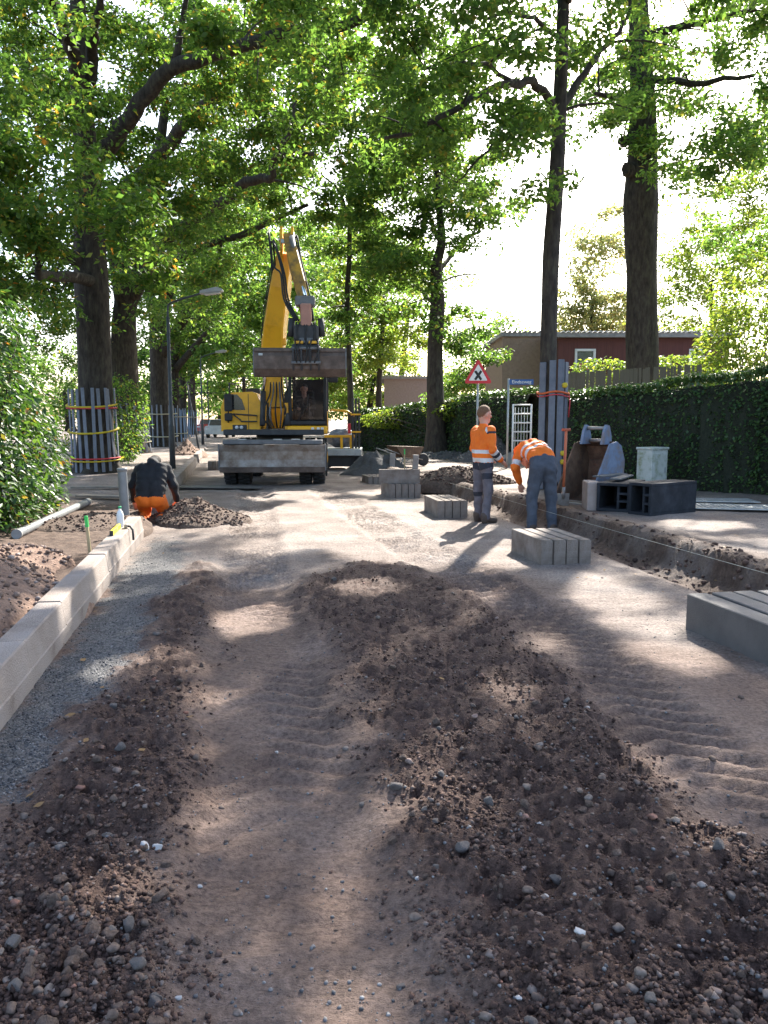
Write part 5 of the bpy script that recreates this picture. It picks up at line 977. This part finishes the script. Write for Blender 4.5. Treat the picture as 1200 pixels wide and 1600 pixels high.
# --- bending worker, seen from behind
bp_ = []
for q, kx in ((-1, -.15), (1, .15)):
    bp_ += [(vec(q * .10, .0, .93), vec(kx, .03, .50), .115, .085, 'blue'), (vec(kx, .03, .50), vec(kx * 1.05, -.02, .10), .084, .072, 'blue'), (vec(kx * 1.05, -.02, .07), vec(kx * 1.12, .15, .045), .05, .042, 'boot'), (vec(kx * 1.05, -.04, .1), vec(kx * 1.05, -.04, .05), .058, .052, 'boot')]
    bp_ += [(vec(q * .09, -.02, .96), vec(q * .085, .0, 1.06), .115, .115, 'blue'), (vec(q * .075, .06, 1.13), vec(q * .11 - .03, .42, 1.24), .125, .125, 'orange', [], 1), (vec(q * .12 - .03, .40, 1.22), vec(q * .2 - .03, .5, 1.2), .09, .08, 'orange')]
bp_ += [(vec(0, .06, 1.2), vec(-.03, .4, 1.3), .105, .10, 'orange', [], 1), (vec(0, -.0, 1.02), vec(0, .02, 1.08), .12, .12, 'blue')]
bp_ += [(vec(-.23, .46, 1.2), vec(-.33, .34, .96), .078, .066, 'orange', [(.62, .92, 'silver')]), (vec(-.33, .34, .96), vec(-.22, .46, .74), .066, .05, 'orange'), (vec(-.22, .46, .74), vec(-.2, .49, .7), .034, .03, 'skin')]
bp_ += [(vec(.18, .48, 1.18), vec(.25, .48, .92), .078, .066, 'orange', [(.5, .8, 'silver')]), (vec(.25, .48, .92), vec(.08, .55, .70), .066, .05, 'orange'), (vec(.08, .55, .70), vec(.05, .57, .66), .034, .03, 'skin')]
bp_ += hand(vec(-.19, .5, .69), vec(.2, .2, -.95), vec(.9, -.3, .1), vec(.3, .9, .2)) + hand(vec(.05, .57, .65), vec(-.2, .2, -.95), vec(-.9, -.3, .1), vec(-.3, .9, .2))
bp_ += [(vec(-.03, .5, 1.22), vec(-.03, .62, 1.14), .06, .055, 'skin')] + head((-.03, .7, 1.04), vec(0, .25, -.97), vec(1, 0, 0), vec(0, .97, .25), 'dhair')
x0, y0, _ = G(846, 822); BZ = gz(x0, y0 + .1); person('worker in orange hi-vis jacket bending over, dark trousers towards the camera', (x0, y0, BZ - .01), bp_, .12, planes=((0, .06, 1.13), (-.08, .95, .3), [(.09, .15, 'silver'), (.23, .29, 'silver')]))
# --- kneeling worker at the kerb
kp = []
for q in (-1, 1):
    kp += [(vec(q * .10, .02, .40), vec(q * .16, .40, .10), .125, .085, 'orange'), (vec(q * .16, .40, .09), vec(q * .14, .02, .08), .078, .06, 'orange'), (vec(q * .14, -.0, .08), vec(q * .12, -.13, .06), .05, .04, 'boot')]
    kp += [(vec(q * .085, .0, .38), vec(q * .08, .05, .50), .135, .13, 'orange', [(.0, 9, 'black')]), (vec(q * .08, .06, .52), vec(q * .12, .26, .80), .138, .125, 'black'), (vec(q * .14, .27, .83), vec(q * .2, .3, .82), .09, .082, 'black')]
    kp += [(vec(q * .22, .3, .80), vec(q * .31, .26, .56), .078, .066, 'black'), (vec(q * .31, .26, .56), vec(q * .33, .40, .34), .066, .05, 'black'), (vec(q * .33, .40, .34), vec(q * .33, .42, .30), .034, .03, 'skin')]
    kp += hand(vec(q * .33, .42, .3), vec(-q * .2, .3, -.93), vec(-q * .95, 0, .2), vec(0, .9, -.2))
kp += [(vec(0, .1, .62), vec(0, .28, .84), .11, .11, 'black'), (vec(0, .24, .90), vec(0, .34, .93), .085, .09, 'black'), (vec(0, .33, .90), vec(0, .42, .9), .06, .056, 'skin')] + head((0, .47, .885), vec(0, .6, -.8), vec(1, 0, 0), vec(0, .8, .6), 'dhair')
x0, y0, _ = G(236, 819); person('worker in black hooded top and orange trousers kneeling at the kerb end', (x0, y0, gz(x0, y0)), kp, .1)
# ------------------------------------------------------------------ wheeled digger
EX, EY = X_(437, 20.3), 20.3
t = thing('wheeled_digger', 'yellow wheeled digger facing the camera with raised arm and wide bucket', 'digger', (EX, EY, gz(EX, EY)), .05)
DKM = M('dark_metal', (.045, .045, .048), (.025, .025, .027), 6, .55, .1, 40); GRM = M('grey_metal', (.16, .16, .165), (.1, .1, .105), 5, .55, .15, 40); CHR = M('chrome_rod', (.7, .7, .72), (.6, .6, .62), 4, .15, metal=1)
BLADE = M('blade_steel', (.25, .205, .17), (.13, .08, .05), 3.2, .55, .3, 30, .3, c3=(.36, .33, .30)); MUD = M('bucket_steel', (.11, .08, .065), (.06, .045, .038), 4, .6, .3, 40, .3, c3=(.17, .13, .11))
def wheel(x, y, w_=.30, r=.52):
    tw = thing('tmp', 'x', 'x') if 0 else None
    prof = [(.26, -w_ / 2), (r - .06, -w_ / 2), (r, -w_ / 2 + .05), (r, w_ / 2 - .05), (r - .06, w_ / 2), (.26, w_ / 2)]
    ty = MB().lathe(prof, (0, 0, 0), axis='x', n=36); lug = 22
    for k in range(lug):
        a = 2 * math.pi * k / lug
        for sx in (-1, 1): aa = a + (.14 if sx > 0 else 0); ty.box((sx * w_ * .24, math.sin(aa) * (r + .005), math.cos(aa) * (r + .005)), (w_ * .44, .055, .05), (-aa, 0, sx * .0))
    o = ty.build('wheel', BLACK, t, (x, y, r + .02)); MB().lathe([(.06, -w_ / 2 - .02), (.25, -w_ / 2 - .005), (.27, w_ / 2 * .2), (.27, w_ / 2 - .01), (.06, w_ / 2 + .01)], (0, 0, 0), axis='x', n=24).build('rim', YEL, o)
for y in (-1.15, 1.45):
    for x in (-1.08, -.75, .75, 1.08): wheel(x, y)
MB().box((0, .15, .62), (1.1, 3.5, .34)).build('chassis', DKM, t); MB().tube([(-1.1, -1.15, .54), (1.1, -1.15, .54)], .1, 12).build('axle', DKM, t); MB().tube([(-1.1, 1.45, .54), (1.1, 1.45, .54)], .1, 12).build('axle', DKM, t)
# dozer blade
bl = [(-.02, .40), (.05, .42), (.115, .62), (.11, .84), (.03, 1.0), (-.03, 1.0), (.04, .84), (.05, .64)]
bo = MB().prism([(p - 1.98, q) for p, q in bl], 'x', -1.25, 1.25).build('dozer_blade', BLADE, t); MB().box((0, -2.005, .41), (2.5, .045, .13), (.15, 0, 0)).build('cutting_edge', MUD, bo)
for sx in (-1, 1): MB().prism([(-2.02, .4), (-1.84, .4), (-1.8, .8), (-1.9, 1.02), (-2.03, 1.02)], 'x', sx * 1.252, sx * 1.272).build('end_plate', GRM, bo)
for sx in (-.55, .55): MB().box((sx, -1.5, .7), (.16, .6, .14), (.1, 0, 0)).build('blade_arm', DKM, t)
MB().box((0, -1.55, 1.06), (2.36, .75, .1)).build('step_deck', GRM, t)
for sx in (-.72, .12, .55): MB().box((sx, -1.86, 1.125), (.2 if sx else .3, .16, .03)).build('tread_plate', GALV, t)
MB().lathe([(.62, 1.0), (.62, 1.22)], (0, .2, 0), n=28).build('slew_ring', DKM, t)
# upper body
MB().box((-.05, .55, 1.28), (2.5, 3.1, .14)).build('deck', DKM, t)
hood = [(-1.42, 1.30), (-.42, 1.30), (-.42, 2.02), (-.50, 2.24), (-.62, 2.30), (-1.12, 2.28), (-1.34, 2.12), (-1.42, 1.9)]
MB().prism(hood, 'y', -.55, 2.3).build('engine_hood', YEL, t)
MB().prism([(-1.30, 1.84), (-.80, 1.84), (-.88, 2.1), (-1.0, 2.23), (-1.12, 2.235), (-1.28, 2.1)], 'y', -.562, -.551).build('hood_window', M('tinted_panel', (.02, .022, .025), None, 3, .12, spec=.7), t)
MB().box((-.72, -.556, 1.78), (.012, .012, .92), bev=0).build('panel_gap', DKM, t)
l = MB().box((-.95, -.56, 1.40), (.36, .03, .13), bev=.014).build('lamp_recess', DKM, t)
for sx in (-1.02, -.9): MB().lathe([(.045, 0), (.045, .02)], (sx, -.595, 1.40), axis='y', n=14).build('work_light', M('lamp_clear', (.8, .8, .8), (.7, .7, .7), 4, .2), l)
MB().tube([(-1.12, -.6, 1.74), (-.9, -.68, 1.58), (-.9, -.68, 1.55), (-.5, -.66, 1.55), (-.5, -.62, 1.7), (-1.1, -.6, 1.74)], .018, 8).build('handrail', DKM, t)
for (x, y, z, w_, h_) in [(-1.2, -.72, 2.02, .2, .44), (-1.2, -.72, 1.66, .2, .2), (1.44, -1.0, 2.72, .24, .42)]: MB().box((x, y, z), (w_, .07, h_), bev=.025).build('mirror', BLACK, t)
MB().tube([(1.3, -.8, 2.85), (1.36, -.95, 2.9), (1.44, -.99, 2.75)], .018, 8).build('mirror_arm', BLACK, t); MB().tube([(-1.25, -.5, 1.5), (-1.22, -.66, 1.6), (-1.2, -.7, 2.1)], .018, 8).build('mirror_arm', BLACK, t)
MB().lathe([(.05, 2.25), (.05, 2.75), (.06, 2.78)], (-1.1, 1.6, 0), n=12).build('exhaust', DKM, t); MB().box((-.75, 1.0, 2.36), (.36, .5, .14)).build('air_intake', DKM, t); MB().box((0, 2.2, 1.75), (2.4, .5, .9), bev=.06).build('counterweight', YEL, t)
MB().tube([(-1.3, .2, 2.2), (-1.3, .2, 2.55), (-1.3, 1.8, 2.55), (-1.3, 1.8, 2.2)], .018, 8).build('handrail', DKM, t)
# cab
x0, x1, y0, y1, z0, z1 = .32, 1.28, -.85, .75, 1.22, 3.02
for x in (x0 + .04, x1 - .04):
    MB().tube([(x, y0 + .05, z0 + .16), (x, y0 - .06, z0 + .7), (x, y0 + .02, z1 - .3), (x, y0 + .2, z1 - .05)], .045, 8).build('cab_pillar', BLACK, t); MB().box((x, y1 - .05, (z0 + z1) / 2), (.09, .1, z1 - z0)).build('cab_pillar', BLACK, t)
    MB().box((x, (y0 + y1) / 2, z0 + .35), (.05, y1 - y0 - .1, .5)).build('cab_side', YEL if x > .8 else BLACK, t)
MB().box(((x0 + x1) / 2, (y0 + y1) / 2 + .08, z1), (x1 - x0, y1 - y0 - .1, .12), bev=.04).build('cab_roof', BLACK, t); MB().box(((x0 + x1) / 2, y1, z0 + .75), (x1 - x0 - .1, .05, 1.4)).build('cab_back', BLACK, t)
MB().box(((x0 + x1) / 2 - .02, y0 - .03, z0 + .12), (x1 - x0 + .06, .14, .2), bev=.03).build('cab_sill', YEL, t); MB().box((x0 - .05, y0 + .1, z0 + .42), (.1, .3, .75)).build('cab_corner', YEL, t)
MB().box(((x0 + x1) / 2, y0 - .05, z0 + .3), (x1 - x0 - .08, .06, .1)).build('window_rail', BLACK, t); MB().box(((x0 + x1) / 2, (y0 + y1) / 2, z0 + .05), (x1 - x0, y1 - y0, .08)).build('cab_floor', DKM, t)
for sx in (.92, 1.06, 1.16): MB().box((sx, y0 - .11, z0 + .15), (.07, .02, .07), bev=.01).build('work_light', MATS['lamp_clear'], t)
CG = GLASS('cab_glass', alpha=.62)
MB().prism([(y0 + .06, z0 + .36), (y0 - .08, z1 - .1), (y0 - .074, z1 - .1), (y0 + .066, z0 + .36)], 'x', x0 + .09, x1 - .09).build('windscreen', CG, t)
MB().tube([(.55, y0 - .09, z0 + .34), (.8, y0 - .1, z0 + .75), (.82, y0 - .1, z0 + 1.0)], .012, 6).build('wiper', BLACK, t)
MB().box((.66, .45, 1.95), (.5, .14, .85), bev=.04).build('seat_back', BLACK, t); MB().box((.66, .15, 1.62), (.5, .5, .14), bev=.04).build('seat', BLACK, t); MB().tube([(.8, -.5, 1.3), (.8, -.35, 2.0)], .03, 8).build('steering_column', DKM, t)
MB().tube([(.8 + .17 * math.cos(a), -.35 + .05 * math.sin(a), 2.03 + .12 * math.sin(a)) for a in np.linspace(0, 6.3, 20)], .014, 6).build('steering_wheel', BLACK, t)
# boom pivot block, cylinders
for sx in (-.24, .2): MB().prism([(-.75, 1.3), (.4, 1.3), (.15, 2.15), (-.25, 2.3), (-.55, 1.95)], 'x', sx - .025, sx + .025).build('boom_bracket', DKM, t)
for sx in (-.33, .29):
    MB().tube([(sx, -.95, 1.45), (sx, -.62, 2.3)], .07, 12).build('lift_cylinder', DKM, t); MB().tube([(sx, -.62, 2.3), (sx * .5 - .02, -.35, 3.5)], .035, 10).build('cylinder_rod', CHR, t)
for k, sx in enumerate((-.16, -.08, .0, .08, .14)):
    MB().tube(smooth_path([(sx, -.6, 1.4), (sx * 1.8, -.95, 1.62 + .05 * k), (sx * 1.6, -.9, 1.95), (sx, -.55, 2.3), (sx * .9 - .02, -.42, 2.9)], 4), .02, 6).build('hose', GRM if k % 2 else BLACK, t)
# boom (local y = reach towards the camera, negative)
def beam(name, pts, w0, w1, d0, d1, mat, par=t):
    pts = [np.array(p, float) for p in pts]; n = len(pts); V = []
    for i, p in enumerate(pts):
        tn = pts[min(i + 1, n - 1)] - pts[max(i - 1, 0)]; tn /= np.linalg.norm(tn); sd_ = np.cross(tn, (0, -1., .25)); sd_ /= np.linalg.norm(sd_); nn = np.cross(sd_, tn); k = i / (n - 1); w_, d_ = (w0 + (w1 - w0) * k) / 2, (d0[i] if hasattr(d0, '__len__') else d0 + (d1 - d0) * k) / 2
        c = min(w_, d_) * .15
        V += [p + sd_ * a + nn * b for a, b in ((-w_ + c, -d_), (w_ - c, -d_), (w_, -d_ + c), (w_, d_ - c), (w_ - c, d_), (-w_ + c, d_), (-w_, d_ - c), (-w_, -d_ + c))]
    F = [[i * 8 + k, i * 8 + (k + 1) % 8, (i + 1) * 8 + (k + 1) % 8, (i + 1) * 8 + k] for i in range(n - 1) for k in range(8)] + [list(range(8))[::-1], list(range((n - 1) * 8, n * 8))]
    return MB().add(V, F).build(name, mat, par)
beam('lower_boom', [(-.06, -.25, 1.9), (-.1, -.2, 2.7), (-.1, -.28, 3.5)], .44, .46, [.45, .6, .55], 0, YEL)
beam('upper_boom', [(-.1, -.28, 3.3), (.0, -.42, 4.0), (.16, -.66, 4.9), (.3, -.88, 5.65)], .56, .36, [.5, .8, .75, .45], 0, YEL)
for sx in (-.19, .19): MB().box((sx * 1.2 - .05, -.48, 3.55), (.16, .2, .16)).build('boom_lug', YEL, t)
for sx in (-.13, .13):
    MB().prism([(-.65, 5.38), (-1.0, 5.3), (-1.3, 5.65), (-1.32, 6.0), (-1.15, 6.22), (-.95, 6.15), (-.78, 5.8)], 'x', .36 + sx - .03, .36 + sx + .03).build('knuckle_plate', YEL, t)
MB().tube([(.16, -1.15, 5.9), (.58, -1.15, 5.9)], .06, 12).build('pin', CHR, t); MB().box((.40, -1.34, 5.82), (.34, .12, .1)).build('cross_plate', GALV, t)
beam('arm', [(.42, -1.15, 5.95), (.55, -1.62, 5.3), (.74, -2.2, 4.6), (.84, -2.55, 4.05)], .28, .24, [.3, .5, .42, .28], 0, M('arm_paint', (.6, .30, .03), (.06, .05, .045), 3, .5))
MB().tube([(.5, -1.42, 5.9), (.64, -1.9, 5.1)], .075, 12).build('arm_cylinder', GRM, t); MB().tube([(.64, -1.9, 5.1), (.86, -2.62, 4.35)], .045, 12).build('cylinder_rod', CHR, t)
for k, dx in enumerate((-.22, -.18, .2, .24, -.26)):
    MB().tube(smooth_path([(dx + .26, -.9, 5.0), (dx * 1.3 + .28, -1.35, 5.75 + .07 * k), (dx * 1.3 + .42, -1.75, 5.6 - .1 * k), (dx * 1.1 + .55, -1.98, 4.95), (dx * 1.2 + .68, -2.45, 4.3), (dx * .8 + .85, -2.75, 3.8)], 5), .022, 7).build('hose', BLACK, t)
for k, dx in enumerate((-.3, -.26)): MB().tube(smooth_path([(dx - .05, -.3, 2.6), (dx - .08, -.35, 3.6), (dx + .04, -.6, 4.4), (dx + .26, -.9, 5.4)], 4), .016, 6).build('boom_pipe', DKM, t)
MB().box((.86, -2.72, 4.22), (.44, .3, .22), bev=.03).build('arm_end', GRM, t); MB().box((.88, -2.86, 3.86), (.24, .16, .6), (.15, 0, .0), bev=.03).build('link', M('faded_red_plate', (.42, .22, .17), (.34, .17, .13), 4, .6), t)
MB().box((.88, -2.72, 3.52), (.56, .44, .36), bev=.05).build('tilt_rotator', DKM, t); MB().lathe([(.24, 3.26), (.28, 3.3), (.28, 3.4)], (.88, -2.72, 0), n=24).build('rotator_ring', GRM, t)
for sx in (-.32, .32): MB().tube([(.88 + sx, -2.72, 3.85), (.88 + sx * 1.1, -2.75, 3.45)], .07, 12).build('tilt_cylinder', DKM, t)
MB().box((.88, -2.84, 3.16), (.62, .3, .22), bev=.03).build('coupler', DKM, t)
for sx in (-.16, .16): MB().box((.88 + sx, -2.96, 3.3), (.2, .1, .06)).build('coupler_hook', YEL, t)
for k in range(6): MB().tube(smooth_path([(.67 + .08 * k, -2.85, 3.75), (.62 + .1 * k + .05 * (-1) ** k, -3.02, 3.5), (.68 + .075 * k, -2.92, 3.2)], 4), .018, 6).build('hose', BLACK, t)
bk = [(-2.62, 3.20), (-2.98, 3.18), (-3.04, 3.0), (-3.02, 2.72), (-2.9, 2.56), (-2.7, 2.55), (-2.45, 2.6), (-2.45, 2.63), (-2.7, 2.585), (-2.88, 2.6), (-2.985, 2.73), (-3.0, 3.0), (-2.95, 3.15), (-2.62, 3.17)]
bo = MB().prism(bk, 'x', -.27, 1.75).build('bucket', MUD, t)
for x in (-.295, 1.75): MB().prism([(-2.6, 3.2), (-2.98, 3.18), (-3.04, 3.0), (-3.02, 2.72), (-2.9, 2.56), (-2.7, 2.55), (-2.45, 2.6)], 'x', x, x + .025).build('bucket_side', GRM, bo)
MB().box((.74, -3.02, 3.12), (2.02, .05, .06)).build('bucket_rim', MUD, bo); MB().box((-.12, -3.05, 3.03), (.09, .01, .05)).build('maker_plate', GALV, bo)
for xx in (.6, .78, .98, 1.16): MB().prism([(-2.98, 3.2), (-3.1, 3.24), (-3.14, 3.1), (-3.12, 2.85), (-3.03, 2.68), (-3.0, 2.8)], 'x', xx - .02, xx + .02).build('bucket_hanger', DKM, bo)
for zz_ in (3.16, 2.85): MB().tube([(.56, -3.1, zz_), (1.2, -3.1, zz_)], .035, 10).build('hanger_pin', GRM, bo)
for k in range(5): MB().tube(smooth_path([(.64 + .12 * k, -3.0, 3.35), (.62 + .125 * k + .04 * (-1) ** k, -3.2, 3.1), (.67 + .1 * k, -3.14, 2.85)], 4), .016, 6).build('hose', BLACK, t)
# the driver
dv = []
for q in (-1, 1): dv += [(vec(q * .08, 0, .12), vec(q * .11, 0, .46), .12, .115, 'black'), (vec(q * .17, 0, .5), vec(q * .25, -.12, .27), .075, .06, 'black'), (vec(q * .25, -.12, .27), vec(q * .15, -.34, .26), .055, .045, 'black'), (vec(q * .09, 0, .08), vec(q * .13, -.4, .1), .1, .075, 'navy'), (vec(q * .13, -.4, .1), vec(q * .13, -.42, -.28), .07, .055, 'navy'), (vec(q * .13, -.42, -.3), vec(q * .13, -.52, -.32), .045, .04, 'boot')] + hand(vec(q * .15, -.36, .26), vec(-q * .3, -.9, -.1), vec(-q * .9, .3, 0), vec(0, 0, -1))
dv += [(vec(0, 0, .55), vec(0, -.01, .64), .06, .055, 'skin')] + head((0, -.02, .75), vec(0, -1, 0), vec(-1, 0, 0), vec(0, 0, 1), 'dhair')
cz = math.cos(.05); sn = math.sin(.05)
person('driver in dark top seated behind the digger windscreen', (EX + .66 * cz - .12 * sn, EY + .66 * sn + .12 * cz, t.location.z + 1.63), dv, .05)
# ------------------------------------------------------------------ small trailer-mounted machine behind the digger
Yt = 25.0; x0 = X_(540, Yt); t = thing('flatbed_cart', 'small flatbed machine with yellow frame and dark mast right of the digger', 'cart', (x0, Yt, gz(x0, Yt)), 0)
MB().box((-.1, 0, .56), (1.25, 1.6, .22), bev=.02).build('bed', GALV, t); MB().box((-.1, .1, .28), (1.1, 1.2, .36)).build('underframe', DKM, t)
for sx in (-.6, .4):
    for yy in (-.4, .5): MB().lathe([(.1, -.09), (.23, -.09), (.25, 0), (.23, .09), (.1, .09)], (sx, yy, .25), axis='x', n=20).build('wheel', BLACK, t)
for sx in (.26, .36, .46): MB().box((sx, -.5, 1.4), (.06, .06, 1.7)).build('mast_post', DKM, t)
for z in (1.2, 1.75): MB().box((.36, -.54, z), (.32, .05, .05)).build('mast_clamp', YEL, t)
for sx in (-.62, -.1, .2): MB().box((sx, -.45, .85), (.08, .08, .38)).build('frame_post', YEL, t)
MB().box((-.15, -.45, 1.06), (1.0, .08, .08)).build('frame_rail', YEL, t); MB().tube([(-.45, -.3, 1.9), (.1, -.35, 1.85), (.3, -.45, 1.7)], .035, 8).build('jib', YEL, t)
V, F = ico(3); V = V * (1 + .22 * (fbm(V[:, 0] * 2.5 + 7, V[:, 1] * 2.5 + V[:, 2] * 2, 3, 77) - .5)[:, None] * 2) * np.array([.42, .35, .3]); obj('tarpaulin_bundle', mesh_np('bundle', V + [-.15, -.1, 1.0], F, True), M('tarp', (.22, .24, .27), (.1, .11, .13), 9, .5, .8, 12), t)
o = MB().box((0, 0, .16), (.09, .09, .32)).build('beacon_post', RED, t, (.15, -.5, 1.15))
